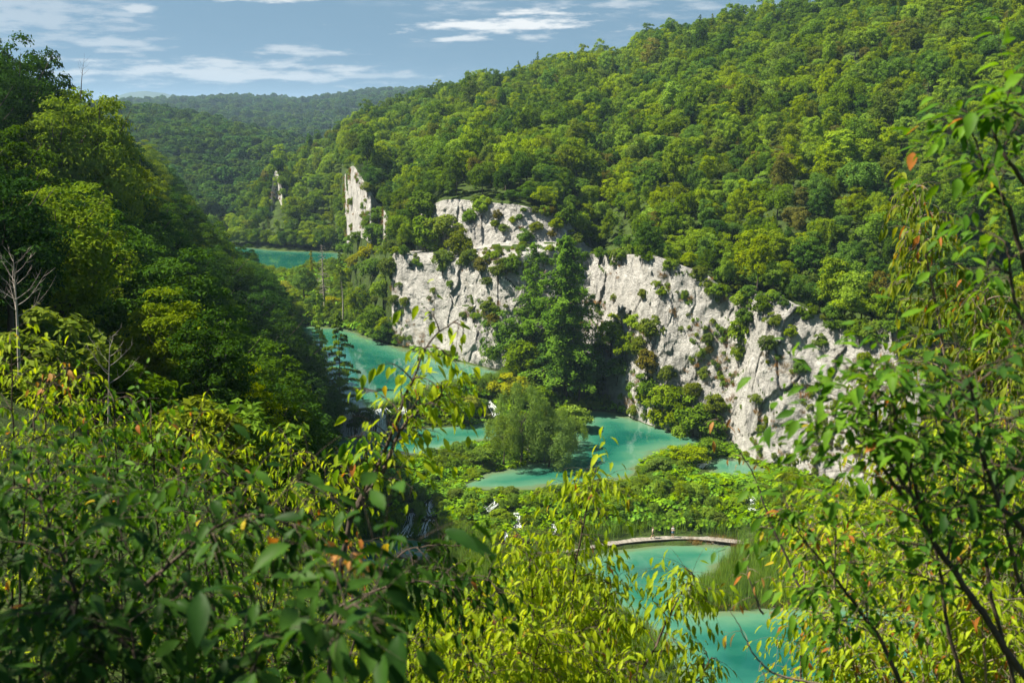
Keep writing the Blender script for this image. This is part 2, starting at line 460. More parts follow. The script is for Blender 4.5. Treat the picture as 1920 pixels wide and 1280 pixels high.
n2 = (1 - np.abs(fbm(Vf * [1 / 5.5, 1 / 5.5, 1 / 7.0], 5, 31)) * 2).reshape(nc, nr)
n3 = fbm(Vf / 1.5, 3, 41).reshape(nc, nr)
ng = np.abs(vnoise(Vf * [1 / 5., 1 / 5., 1 / 22.], 51)).reshape(nc, nr)
nt = vnoise(Vf * [1 / 8., 1 / 8., 1 / 2.6], 61).reshape(nc, nr)      # bedding ledges
n4 = (1 - np.abs(fbm(Vf * [1 / 2.2, 1 / 2.2, 1 / 2.8], 3, 35)) * 2).reshape(nc, nr)
def facets(p, seed, tilt=.6):
    """angular blocks: each cell of a Voronoi pattern is one tilted plane"""
    f = np.floor(p); best = np.full(len(p), 1e9); val = np.zeros(len(p))
    for a in (-1, 0, 1):
        for b_ in (-1, 0, 1):
            for c_ in (-1, 0, 1):
                i = (f + [a, b_, c_]).astype(np.int64)
                hs = [_h(i[:, 0], i[:, 1], i[:, 2], seed + k) for k in range(6)]
                cpt = i + np.stack(hs[:3], 1); dlt = p - cpt; d2 = (dlt ** 2).sum(1)
                m = d2 < best; best = np.where(m, d2, best)
                val = np.where(m, hs[3] - .5 + tilt * ((hs[4] - .5) * 2 * (dlt[:, 0] - dlt[:, 1]) + (hs[5] - .5) * 2 * dlt[:, 2]), val)
    return val
wp = Vf + 1.2 * np.stack([fbm(Vf / 3, 2, 111), fbm(Vf / 3, 2, 112), fbm(Vf / 3, 2, 113)], 1)
fa = facets(wp / [7.5, 7.5, 9.5], 121).reshape(nc, nr); fb = facets(wp / [2.6, 2.6, 3.2], 131).reshape(nc, nr); fc_ = facets(wp / 1.1, 141).reshape(nc, nr)
disp = n1 * 1.9 + fa * 1.0 + fb * .32 + fc_ * .18 + (n2 - .4) * .3 + n3 * .25 + (n4 - .4) * .15 - .8 * np.exp(-(ng / .05) ** 2) * np.clip(n1 * 3 + .4, 0, 1) + nt * .3
disp *= cw
V[..., 0] -= dirn[:, None, 0] * disp
V[..., 1] -= dirn[:, None, 1] * disp
sw = np.interp(rk, [3.0, 3.3, 3.8, 5.1, 6, 9], [0, .6, .3, .5, 1, 1])[None, :]
V[..., 2] += sw * (fbm(Vf / 22, 3, 71).reshape(nc, nr) * 2.2) * np.interp(u, [0, 3, 6], [.3, .6, 1])[:, None]
HV = V
Vf = V.reshape(-1, 3)
FG = gridfaces(nc, nr)
fr = rock.reshape(-1)[FG].mean(1)
fn = np.cross(Vf[FG[:, 2]] - Vf[FG[:, 0]], Vf[FG[:, 3]] - Vf[FG[:, 1]])
fnz = np.abs(fn[:, 2]) / (np.linalg.norm(fn, axis=1) + 1e-9)
frow = np.repeat(rk[None, :], nc, 0).reshape(-1)[FG].mean(1)
is_rock = (fr > .5) & ((fnz < .80) | (frow > 3.0))
def submesh(name, V, Fc, mat, smooth=True):
    used, inv = np.unique(Fc, return_inverse=True)
    return mk(name, V[used], inv.reshape(Fc.shape), mat, None, smooth)
structure('hillside_sunny', submesh('hillside_sunny', Vf, FG[~is_rock], M_SOIL), 'forested hillside rising behind the white cliffs to the skyline')
structure('cliff', submesh('cliff', Vf, FG[is_rock], M_ROCK, True), 'white limestone cliffs with grey streaks above the turquoise lakes')

# the shaded side, on which the camera stands
FT = [((120, 40), 0), ((60, 62), 0), ((26, 74), 0), ((4, 86), 0), ((-12, 102), 0), ((-22, 128), 2), ((-31, 165), 5), ((-42, 200), 9),
      ((-53, 236), 9), ((-78, 300), 9), ((-106, 362), 9), ((-165, 420), 9), ((-300, 520), 9)]
RM = [((70, -30), 58), ((25, -8), 58), ((6, 0.5), 58.2), ((-3, 2), 58.2), ((-22, 24), 58), ((-38, 62), 53), ((-60, 110), 53), ((-80, 160), 55),
      ((-108, 205), 56), ((-135, 270), 56), ((-172, 340), 56), ((-240, 430), 56), ((-400, 560), 56)]
lu = np.concatenate([np.linspace(i, i + 1, 26, endpoint=False) for i in range(len(FT) - 1)] + [[len(FT) - 1]])
fP = catmull([(*p, z) for p, z in FT], lu); fR = catmull([(*p, z) for p, z in RM], lu)
tt = np.concatenate([np.linspace(-.05, 1, 70), np.linspace(1.02, 2.2, 18)])
xy = fP[:, None, :2] + (fR - fP)[:, None, :2] * tt[None, :, None]
prof = np.interp(tt, [-.05, 0, .25, .5, .75, 1, 1.3, 2.2], [-.08, -.01, .30, .58, .82, 1, 1.06, 1.10])
zz = fP[:, None, 2] + (fR - fP)[:, None, 2] * prof[None, :]
LV = np.concatenate([xy, zz[..., None]], -1)
LF = LV.reshape(-1, 3)
near_cam = np.clip(np.hypot(LF[:, 0], LF[:, 1]) / 25, 0, 1).reshape(zz.shape)
LV[..., 2] += fbm(LF / 16, 4, 81).reshape(zz.shape) * 1.8 * near_cam
LF = LV.reshape(-1, 3)
LFG = gridfaces(*LV.shape[:2])
structure('hillside_shaded', mk('hillside_shaded', LF, LFG, M_SOIL, None, True), 'steep shaded wooded hillside falling to the lakes')

# farther hills
def hill(name, base, ridge, nrow=60, back=300, drop=60, amp=3, tree=9, label=None, seed=90, colsper=30):
    b = [onz(*q) if len(q) == 3 and q[2] < 40 else at(*q) for q in base]; r = [at(*q) for q in ridge]
    uu = np.linspace(0, len(b) - 1, colsper * (len(b) - 1))
    B, Rr = catmull([p[:] for p in b], uu), catmull([(p.x, p.y, p.z - tree) for p in r], uu)
    t = np.concatenate([np.linspace(0, 1, nrow), np.linspace(1.05, 2, 8)])
    d = (Rr - B); Lh = np.linalg.norm(d[:, :2], axis=1)
    tb = np.where(t > 1, 1 + (t - 1) * 1.0, t)
    X = B[:, None, :2] + d[:, None, :2] * tb[None, :, None]
    z = B[:, None, 2] + d[:, None, 2] * np.interp(t, [0, .3, .6, .85, 1, 2], [0, .38, .70, .92, 1, 1])[None, :] - np.clip(t - 1, 0, 1)[None, :] * drop
    VV = np.concatenate([X, z[..., None]], -1); f = VV.reshape(-1, 3)
    VV[..., 2] += (fbm(f / 60, 4, seed) * amp * 2).reshape(z.shape) * np.interp(t, [0, .1, 1, 2], [0, 1, .7, 1])
    f = VV.reshape(-1, 3); Fc = gridfaces(*VV.shape[:2])
    structure(name, mk(name, f, Fc, M_SOIL, None, True), label)
    return f, Fc, np.repeat((t <= 1.7)[None, :], VV.shape[0], 0).reshape(-1)
midF = hill('hill_wooded', [(-600, 436, 9.0), (-200, 436, 9.0), (60, 436, 9.0), (200, 436, 9.0), (330, 434, 9.0), (430, 430, 9.0), (540, 430, 9.0), (700, 430, 9.0)],
            [(-500, 185, 760), (-200, 186, 780), (60, 188, 800), (235, 192, 800), (300, 200, 810), (400, 216, 820), (490, 240, 830), (700, 300, 880)],
            amp=5, label='wooded hill behind the bend of the valley')
farF = hill('hill_distant', [(-900, 290, 900), (-400, 290, 900), (0, 290, 900), (240, 290, 900), (400, 294, 900), (560, 300, 900), (700, 300, 900), (900, 300, 900), (1400, 300, 900)],
            [(-900, 190, 2100), (-400, 190, 2100), (0, 193, 2100), (240, 190, 2100), (420, 183, 2100), (560, 187, 2100), (650, 178, 2100), (745, 169, 2100), (1100, 176, 2100)],
            amp=7, back=600, label='distant wooded ridge under the sky', seed=97)
blueF = hill('hill_blue', [(-300, 215, 4600), (100, 215, 4600), (250, 215, 4600), (330, 215, 4600), (500, 215, 4600), (900, 215, 4600)],
             [(-300, 196, 6000), (130, 192, 6000), (250, 173, 6000), (300, 174, 6000), (420, 192, 6000), (900, 196, 6000)], amp=3, tree=0, label='small blue hill on the horizon', seed=99)
structure('ground', mk('ground', [(-6800, -900, -6), (6800, -900, -6), (6800, 6900, -6), (-6800, 6900, -6)], [[0, 1, 2, 3]], M_SOIL), 'low ground reaching to the horizon')

# ------------------------------------------------------------------ valley floor with the stepped lakes
LAKES = {
    'lake_lower': (0.0, [(1075, 1052), (1150, 1030), (1250, 1018), (1366, 1018), (1378, 1048), (1345, 1082), (1290, 1112), (1305, 1150), (1430, 1142), (1560, 1128),
                         (1720, 1150), (1800, 1330), (1290, 1330), (1250, 1220), (1120, 1110)]),
    'lake_stream': (0.0, [(560, 1040), (680, 1010), (780, 1012), (815, 1030), (800, 1062), (700, 1080), (560, 1090)]),
    'lake_middle': (4.0, [(1095, 766), (1160, 774), (1225, 794), (1290, 813), (1345, 828), (1290, 836), (1215, 856), (1185, 898), (1100, 908), (1030, 918), (940, 922), (866, 912),
                          (905, 886), (955, 878), (1030, 862), (1066, 838), (1080, 800)]),
    'lake_side': (4.0, [(1312, 866), (1350, 850), (1395, 862), (1450, 884), (1400, 894), (1330, 888)]),
    'lake_barrier_pool': (5.0, [(775, 800), (830, 801), (900, 793), (958, 785), (962, 805), (930, 826), (880, 832), (830, 842), (790, 854), (720, 862), (640, 862), (600, 842), (625, 818), (720, 816)]),
    'lake_upper': (9.0, [(540, 610), (600, 612), (640, 613), (690, 632), (740, 648), (830, 670), (945, 697), (930, 704), (860, 715), (800, 730), (750, 748), (700, 764), (640, 768), (600, 740), (570, 680)]),
    'lake_far': (9.0, [(380, 455), (430, 461), (520, 470), (645, 474), (640, 496), (590, 503), (540, 516), (500, 512), (430, 490), (360, 470)]),
}
GS = .75
gx, gy = np.arange(-150, 105, GS), np.arange(62, 430, GS)
GX, GY = np.meshgrid(gx, gy, indexing='ij')
G2 = np.stack([GX.ravel(), GY.ravel()], 1)
G2w = G2 + .9 * np.stack([fbm(np.c_[G2 / 5, G2[:, :1] * 0], 3, 3), fbm(np.c_[G2 / 5, G2[:, :1] * 0 + 7], 3, 4)], 1)
def poly_sd(P, poly):
    """signed distance, positive inside"""
    n = len(poly); d = np.full(len(P), 1e9); ins = np.zeros(len(P), bool)
    for i in range(n):
        a, b = poly[i], poly[(i + 1) % n]; ab = b - a
        t = np.clip(((P - a) @ ab) / (ab @ ab), 0, 1)
        d = np.minimum(d, np.linalg.norm(P - a - t[:, None] * ab, axis=1))
        cond = (a[1] > P[:, 1]) != (b[1] > P[:, 1])
        with np.errstate(divide='ignore', invalid='ignore'):
            xi = (b[0] - a[0]) * (P[:, 1] - a[1]) / (b[1] - a[1]) + a[0]
        ins ^= cond & (P[:, 0] < xi)
    return np.where(ins, d, -d)
sd, lev = [], []
for nm, (z, pp) in LAKES.items():
    sd.append(poly_sd(G2w, np.array([onz(x, y, z)[:2] for x, y in pp]))); lev.append(z)
sd, lev = np.array(sd), np.array(lev)
w = 1 / (np.maximum(-sd, .3) + .2) ** 2
hz = (w * lev[:, None]).sum(0) / w.sum(0)
near = sd.argmax(0); dn = -sd.max(0)
bump = fbm(np.c_[G2 / 6, G2[:, :1] * 0], 4, 13) * .9 + fbm(np.c_[G2 / 1.6, G2[:, :1] * 0], 2, 15) * .25
FH = hz + np.clip(dn / 3, 0, 1) * (.5 + bump) + .12
flat = np.isin(near, (2, 3, 4)) & (dn > 0)
FH = np.where(flat, hz + np.clip(dn / 6, 0, 1) * (.2 + .5 * bump) + .10, FH)
FH = np.where(dn < 1.8, np.maximum(FH, lev[near] + .10 + .10 * bump), FH)
FH = np.where(dn < 0, lev[near] - np.minimum(-dn * .45, 3.0) + .1, FH)
FV = np.c_[G2, FH]
FF = gridfaces(len(gx), len(gy))
structure('valley_floor', mk('valley_floor', FV, FF, M_SOIL, None, True), 'overgrown travertine barriers between the lakes')
for k, (nm, (z, pp)) in enumerate(LAKES.items()):
    ok = sd[k] > -1.6
    fc = FF[ok[FF].all(1)]
    used, inv = np.unique(fc, return_inverse=True)
    Vw = np.c_[G2[used], np.full(len(used), z)]
    dep = np.clip((sd[k][used] - .2) / (7.0 if nm != 'lake_upper' else 9.0), 0, 1)
    structure(nm, mk(nm, Vw, inv.reshape(fc.shape), M_WATER, {'depth': ('POINT', dep)}, True))
def floor_z(x, y):
    i = int(round((x - gx[0]) / GS)); j = int(round((y - gy[0]) / GS))
    if 0 <= i < len(gx) and 0 <= j < len(gy): return FH.reshape(len(gx), len(gy))[i, j]
    return -10.0
BV_HILL = BVHTree.FromPolygons(Vf.tolist(), FG.tolist())
BV_SHADE = BVHTree.FromPolygons(LF.tolist(), LFG.tolist())
BV_FLOOR = BVHTree.FromPolygons(FV.tolist(), FF.tolist())
def hit(px, py, trees=None):
    r = ray(px, py).normalized(); o = Vector((0, 0, CAMZ)); best = None
    for b in trees or (BV_HILL, BV_SHADE, BV_FLOOR):
        q = b.ray_cast(o, r)
        if q[0] is not None and (best is None or q[3] < best[3]): best = q
    return best
def ground_z(x, y):
    z = floor_z(x, y)
    for b in (BV_HILL, BV_SHADE):
        q = b.ray_cast(Vector((x, y, 300)), Vector((0, 0, -1)))
        if q[0] is not None: z = max(z, q[0].z)
    return z

# ------------------------------------------------------------------ plants: shapes
def unit(a): return a / (np.linalg.norm(a, axis=-1, keepdims=True) + 1e-9)
def leafquads(P, Nn, size, aspect, r, bend=.0):
    """a folded leaf-shaped quad at each point"""
    n = len(P)
    rv = unit(r.normal(size=(n, 3)))
    a = unit(np.cross(Nn, rv)); b = np.cross(Nn, a)
    s = (size * r.uniform(.7, 1.3, n))[:, None]
    tip = P + a * s * .62 - Nn * s * bend
    base = P - a * s * .62 - Nn * s * bend
    l = P + b * s * .5 * aspect
    q = P - b * s * .5 * aspect
    V = np.stack([base, l, tip, q], 1).reshape(-1, 3)
    return V, np.arange(4 * n).reshape(n, 4)

def clump_crown(r, R=3.3, H=8.0, zc=.62, nclump=34, per=100, leaf=.40, rc=(.26, .42), flat=.75, low=.18, inner=.25, gap=0, kr=(.55, .88)):
    """a crown of billowing leaf clumps on a lumpy dome; returns points, normals, tint"""
    C, Rc = [], []
    ph = r.uniform(0, 6.28)
    for i in range(nclump):
        t = (i + .5) / nclump
        zz = 1 - 2 * t * (1 - low * .5)
        th = i * 2.39996 + ph + r.normal() * .25
        rad = math.sqrt(max(0, 1 - zz * zz))
        k = r.uniform(*kr)
        lump = 1 + .22 * math.sin(2 * th + ph) + .12 * math.sin(3 * th + 2 * ph)
        C.append((rad * math.cos(th) * k * R * lump, rad * math.sin(th) * k * R * lump, zc * H + zz * k * H * (1 - zc) * 1.05))
        Rc.append(R * r.uniform(*rc) * (1.0 if zz > -.3 else .8))
    P, Nn, T = [], [], []
    cen = np.array([0, 0, zc * H])
    for c, rr in zip(C, Rc):
        if r.random() < gap: continue
        c = np.array(c); m = int(per * (rr / (R * .34)) ** 2)
        d = unit(r.normal(size=(m, 3)))
        o = unit(c - cen)
        d = unit(d + o * .55 + np.array([0, 0, .45]))
        sh = (r.uniform(.66, 1.10, m) + np.where(r.random(m) < .12, r.uniform(0, .3, m), 0))[:, None]
        lump = 1 + .25 * np.sin(d[:, :1] * 7 + c[0] * 3) * np.sin(d[:, 1:2] * 7 + c[1] * 3)
        p = c + d * rr * sh * lump * np.array([1, 1, flat])
        P.append(p); Nn.append(unit(d * .8 + np.array([0, 0, .35]) + r.normal(size=(m, 3)) * .42))
        T.append(np.clip(r.uniform(.1, .9) * .45 + .55 * r.random(m), 0, 1))
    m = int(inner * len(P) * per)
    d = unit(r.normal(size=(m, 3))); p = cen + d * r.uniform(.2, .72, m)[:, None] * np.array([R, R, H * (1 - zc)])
    P.append(p); Nn.append(unit(d + r.normal(size=(m, 3)) * .6)); T.append(r.uniform(0, .35, m))  # inner leaves tinted darker, the crown's inner shade put into the colour
    return np.concatenate(P), np.concatenate(Nn), np.concatenate(T)

def trunk(r, H, rad, nlimb=7, spread=2.4, top=.8, sides=6, lean=.0):
    mb = MB()
    x, y = r.normal() * lean, r.normal() * lean
    zs = np.linspace(-1.2, H * top, 8)
    ax = np.stack([x * zs / H + .10 * np.sin(zs + x), y * zs / H + .10 * np.cos(zs * .8 + y), zs], 1)
    rr = rad * np.interp(zs, [-1.2, 0, H * top], [1.5, 1.05, .22])
    mb.tube(ax, rr, sides)
    for i in range(nlimb):
        z0 = H * r.uniform(.28, top * .9); k = np.interp(z0, zs, np.arange(8)); b = np.array([np.interp(z0, zs, ax[:, c]) for c in range(3)])
        th = i * 2.4 + r.uniform(0, .8); L = spread * r.uniform(.6, 1.1)
        t = np.linspace(0, 1, 5)[:, None]
        pts = b + t * L * np.array([math.cos(th), math.sin(th), .55]) + t ** 2 * np.array([0, 0, .35 * L])
        mb.tube(pts, rad * np.linspace(.42, .07, 5), 4)
    return mb

PROTO = {}
def reg(key, V, Q, T, mats, trunk_mb=None):
    """keeps a crown mesh for each of the given leaf materials, and one trunk mesh"""
    d = PROTO.setdefault(key, {'crown': {}, 'trunk': None})
    for mn, m in mats.items():
        d['crown'][mn] = mk(key + '_crown_' + mn.replace(' ', '_').replace('-', '_'), V, Q, m, {'tint': ('FACE', T)})
    if trunk_mb: d['trunk'] = trunk_mb.mesh(key + '_trunk', M_BARK, True)

NBROAD = 7
for k in range(NBROAD):
    r = np.random.default_rng(100 + k)
    H = (8.5, 9.5, 7.5, 8.5, 10.5, 7.0, 9.0)[k]; R = (3.3, 3.0, 3.6, 2.9, 3.2, 3.2, 3.5)[k]
    P, Nn, T = clump_crown(r, R, H, zc=.60, nclump=(34, 30, 36, 26, 32, 30, 40)[k], per=150, leaf=.4, rc=(.17, .42), kr=(.45, 1.0))
    V, Q = leafquads(P, Nn, .33, .70, r, .10)
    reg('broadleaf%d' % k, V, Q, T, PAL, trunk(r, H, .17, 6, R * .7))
NNEAR = 5
for k in range(NNEAR):
    r = np.random.default_rng(200 + k)
    H = (13.5, 15, 12, 14, 16)[k]; R = (4.4, 4.0, 4.3, 3.6, 4.6)[k]
    P, Nn, T = clump_crown(r, R, H, zc=.58, nclump=(84, 78, 74, 66, 92)[k], per=215, leaf=.22, rc=(.17, .30), flat=.62, low=.1)
    V, Q = leafquads(P, Nn, .27, .62, r, .14)
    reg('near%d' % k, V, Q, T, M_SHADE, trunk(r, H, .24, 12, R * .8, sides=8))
for k in range(3):
    r = np.random.default_rng(300 + k)
    P, Nn, T = clump_crown(r, 4.2, 10, zc=.6, nclump=16, per=26, rc=(.34, .5), inner=.15)
    V, Q = leafquads(P, Nn, 1.25, .8, r, .1)
    reg('far%d' % k, V, Q, T, {'far': M_FAR})
for k in range(3):                                        # shrubs on ledges, rims and barriers
    r = np.random.default_rng(400 + k)
    P, Nn, T = clump_crown(r, 1.6, 2.6, zc=.45, nclump=16, per=85, rc=(.28, .46), low=.4)
    V, Q = leafquads(P, Nn, .26, .62, r, .12)
    reg('shrub%d' % k, V, Q, T, {**PAL, 'yellow': M_YELLOW, 'willow': M_WILLOW}, trunk(r, 2.4, .07, 5, 1.1))
for k in range(2):                                        # willows: fine narrow leaves in arching sprays
    r = np.random.default_rng(450 + k)
    P, Nn, T = clump_crown(r, 3.6, 6.0, zc=.40, nclump=20, per=420, rc=(.20, .40), flat=1.15, low=.6, inner=.06, gap=.1, kr=(.45, 1.05))
    V, Q = leafquads(P, Nn, .34, .24, r, .1)
    reg('willow%d' % k, V, Q, T, {'willow': M_WILLOW}, trunk(r, 5.0, .14, 12, 2.6))

def layered(r, H, Rmax, nb, leaf, dens=1.0, droop=.12, z0=.12, asp=.45, top=.25, thick=.12):
    """tiered tree: near-level boughs carrying flat leaf sprays"""
    P, Nn, T = [], [], []
    mb = MB()
    zs = np.linspace(-1.2, H, 10)
    mb.tube(np.stack([.12 * np.sin(zs * .5), .12 * np.cos(zs * .4), zs], 1), .011 * H * np.interp(zs, [-1.2, 0, H], [1.4, 1, .08]), 6)
    for i in range(nb):
        t = (i + r.random()) / nb
        z = H * (z0 + (1 - z0) * t)
        L = Rmax * (1 - t) ** .55 * r.uniform(.25, 1.15) + top * r.uniform(.4, 1)
        th = i * 2.39996 + r.normal() * .3
        d = np.array([math.cos(th), math.sin(th), 0])
        s = np.linspace(0, 1, 5)[:, None]
        pts = np.array([0, 0, z]) + s * d * L + np.array([0, 0, 1]) * (s * .22 * L - s ** 2 * (.22 + droop) * L)
        mb.tube(pts, .05 * np.linspace(1, .2, 5) * (L / 3 + .3), 4)
        m = int(dens * (26 + 60 * L))
        q = r.uniform(.18, 1.03, m)
        side = np.array([-d[1], d[0], 0])
        wd = L * .30 * np.sin(np.clip(q, 0, 1) * 2.6 + .35)
        off = r.normal(size=m) * .5
        base = np.array([np.interp(q, s[:, 0], pts[:, c]) for c in range(3)]).T
        p = base + side * (off * wd)[:, None] + np.array([0, 0, 1]) * (r.normal(size=m) * thick - np.abs(off) * .15 * wd)[:, None]
        P.append(p); Nn.append(unit(np.array([0, 0, 1.]) + d * .35 + r.normal(size=(m, 3)) * .38)); T.append(np.clip(.35 * r.random() + .7 * r.random(m), 0, 1))
    return np.concatenate(P), np.concatenate(Nn), np.concatenate(T), mb
r = np.random.default_rng(500)
P, Nn, T, mb = layered(r, 27, 6.4, 150, .3, .85, droop=.04, top=.7, thick=.26); V, Q = leafquads(P, Nn, .36, .6, r, .12); reg('tall0', V, Q, T, {'larch': M_PINE}, mb)
P, Nn, T, mb = layered(r, 25, 5.4, 110, .3, .60, droop=.04, top=.6, thick=.24); V, Q = leafquads(P, Nn, .33, .6, r, .12); reg('tall1', V, Q, T, {'larch': M_PINE, 'mid green': PAL['mid green']}, mb)
P, Nn, T, mb = layered(r, 15, 4.2, 46, .3, 1.5, z0=.1); V, Q = leafquads(P, Nn, .30, .55, r, .12); reg('tier0', V, Q, T, {**PAL}, mb)
P, Nn, T, mb = layered(r, 13, 3.0, 40, .3, 1.0, z0=.2); V, Q = leafquads(P, Nn, .30, .55, r, .12); reg('tier1', V, Q, T, {**PAL, 'yellow': M_YELLOW}, mb)

def bare_tree(r, H, rad, nb, curve=.5, sub=4, top=1.0, z0=.25, up=.7, blen=.45):
    """leafless trunk with forking twigs"""
    mb = MB(); br = MB()
    zs = np.linspace(-.5, H * top, 9); wob = r.normal(size=2) * .02 * H
    ax = np.stack([wob[0] * np.sin(zs / H * 3), wob[1] * np.sin(zs / H * 2.2), zs], 1)
    mb.tube(ax, rad * np.linspace(1.2, .12, 9), 6)
    for i in range(nb):
        t = z0 + (1 - z0) * (i + r.random()) / nb
        b = np.array([np.interp(t * H * top, zs, ax[:, c]) for c in range(3)])
        th = i * 2.4 + r.normal() * .3; L = H * blen * (1.1 - t * .8) * r.uniform(.6, 1.1)
        s = np.linspace(0, 1, 6)[:, None]
        pts = b + s * L * np.array([math.cos(th), math.sin(th), up * .6]) + s ** 2 * np.array([0, 0, up * L * curve]) + np.cumsum(r.normal(size=(6, 3)), 0) * .018 * L
        br.tube(pts, rad * .38 * np.linspace(1, .15, 6) * (1.1 - .6 * t), 4)
        for j in range(sub):
            q = r.uniform(.3, .95); b2 = np.array([np.interp(q, s[:, 0], pts[:, c]) for c in range(3)])
            dd = unit(np.array([math.cos(th), math.sin(th), up]) + r.normal(size=3) * .6); l2 = L * r.uniform(.2, .5)
            p2 = b2 + np.linspace(0, 1, 4)[:, None] * l2 * dd + np.linspace(0, 1, 4)[:, None] ** 2 * np.array([0, 0, .15 * l2])
            br.tube(p2, rad * .14 * np.linspace(1, .25, 4), 3)
    return mb, br

# ground cover clumps
def butterbur(r):
    P, Nn, T = [], [], []
    for i in range(30):
        a = r.uniform(0, 6.28); d = math.sqrt(r.random()) * 1.15
        P.append((d * math.cos(a), d * math.sin(a), r.uniform(.35, .95) * (1 - .25 * d))); Nn.append(unit(np.array([math.cos(a) * .45, math.sin(a) * .45, 1]) + r.normal(size=3) * .28)); T.append(r.random())
    V, F = [], []
    for p, nn in zip(P, Nn):
        a = unit(np.cross(nn, [.3, .8, .1])); b = np.cross(nn, a); s = r.uniform(.16, .34)
        th = np.linspace(.35, 5.93, 7)
        ring = np.array(p) + s * (np.cos(th)[:, None] * a + np.sin(th)[:, None] * b) + nn * s * .12
        n0 = len(V); V.append(np.array(p) - nn * s * .08); V.extend(ring)
        for q in range(0, 6, 2): F.append((n0, n0 + 1 + q, n0 + 2 + q, n0 + 3 + q))
    return np.array(V), np.array(F), np.repeat(T, 3)
def blades(r, n, spread, h, wid, lean=.25, tw=.0):
    V, F, T = [], [], []
    for i in range(n):
        a = r.uniform(0, 6.28); d = math.sqrt(r.random()) * spread; L = h * r.uniform(.6, 1.1)
        b = np.array([d * math.cos(a), d * math.sin(a), -.2]); dr = r.uniform(0, 6.28); ln = np.array([math.cos(dr), math.sin(dr), 0]) * L * lean * r.random()
        s = np.array([-math.sin(dr + 1.2), math.cos(dr + 1.2), 0]) * wid
        n0 = len(V); V += [b - s, b + s, b + ln * .35 + [0, 0, L * .6] + s * .8, b + ln * .35 + [0, 0, L * .6] - s * .8, b + ln + [0, 0, L] + s * .12, b + ln + [0, 0, L] - s * .12]
        F += [(n0, n0 + 1, n0 + 2, n0 + 3), (n0 + 3, n0 + 2, n0 + 4, n0 + 5)]; t = r.random(); T += [t, t]
    return np.array(V), np.array(F), np.array(T)
COVER = {}
for k in range(3):
    r = np.random.default_rng(600 + k)
    V, Q, T = butterbur(r); COVER['butter%d' % k] = mk('butterbur_clump', V, Q, M_BUTTER, {'tint': ('FACE', T)})
    V, Q, T = blades(r, 46, .8, 2.3, .022, .18); COVER['reed%d' % k] = mk('reed_clump', V, Q, M_REED, {'tint': ('FACE', T)})
    V, Q, T = blades(r, 60, .55, .75, .016, .8); COVER['straw%d' % k] = mk('dry_grass_clump', V, Q, M_STRAW, {'tint': ('FACE', T)})
    P, Nn, T = clump_crown(r, .9, 1.5, zc=.5, nclump=9, per=70, rc=(.3, .5), low=.5, flat=1.1)
    V, Q = leafquads(P, Nn, .20, .38, r, .12); COVER['herb%d' % k] = mk('tall_herb_clump', V, Q, M_HERB, {'tint': ('FACE', T)})

# ------------------------------------------------------------------ plants: placing
LABELLED = []
ORD = 'first second third fourth fifth sixth seventh eighth ninth tenth eleventh twelfth thirteenth fourteenth fifteenth sixteenth seventeenth eighteenth nineteenth twentieth'.split() + [t + w for t in ('twenty-', 'thirty-') for w in 'first second third fourth fifth sixth seventh eighth ninth tenth'.split()]
def finish_labels():
    """look-alikes that share a description are told apart by their order across the view"""
    by = {}
    for e in SC.objects:
        if e.get('label') and e.get('group') and e.parent is None: by.setdefault(e['label'], []).append(e)
    for lab, es in by.items():
        if 1 < len(es) <= 40:
            es.sort(key=lambda e: proj(e.location)[0][0])
            for i, e in enumerate(es): e['label'] = lab + ', ' + ('leftmost' if i == 0 else 'rightmost' if i == len(es) - 1 else ORD[i] + ' from left')
def place_tree(key, leaf, loc, sc, rz, name, label, cat='tree', group=None, tilt=(0, 0), crown_name='crown'):
    d = PROTO[key]
    e = empty(name, loc, label, cat, group)
    e.rotation_euler = (tilt[0], tilt[1], rz)
    e.scale = sc if hasattr(sc, '__len__') else (sc, sc, sc)
    if d['trunk']: obj('trunk' if cat == 'tree' else 'stem', d['trunk'], e)
    obj(crown_name, d['crown'][leaf], e)
    return e

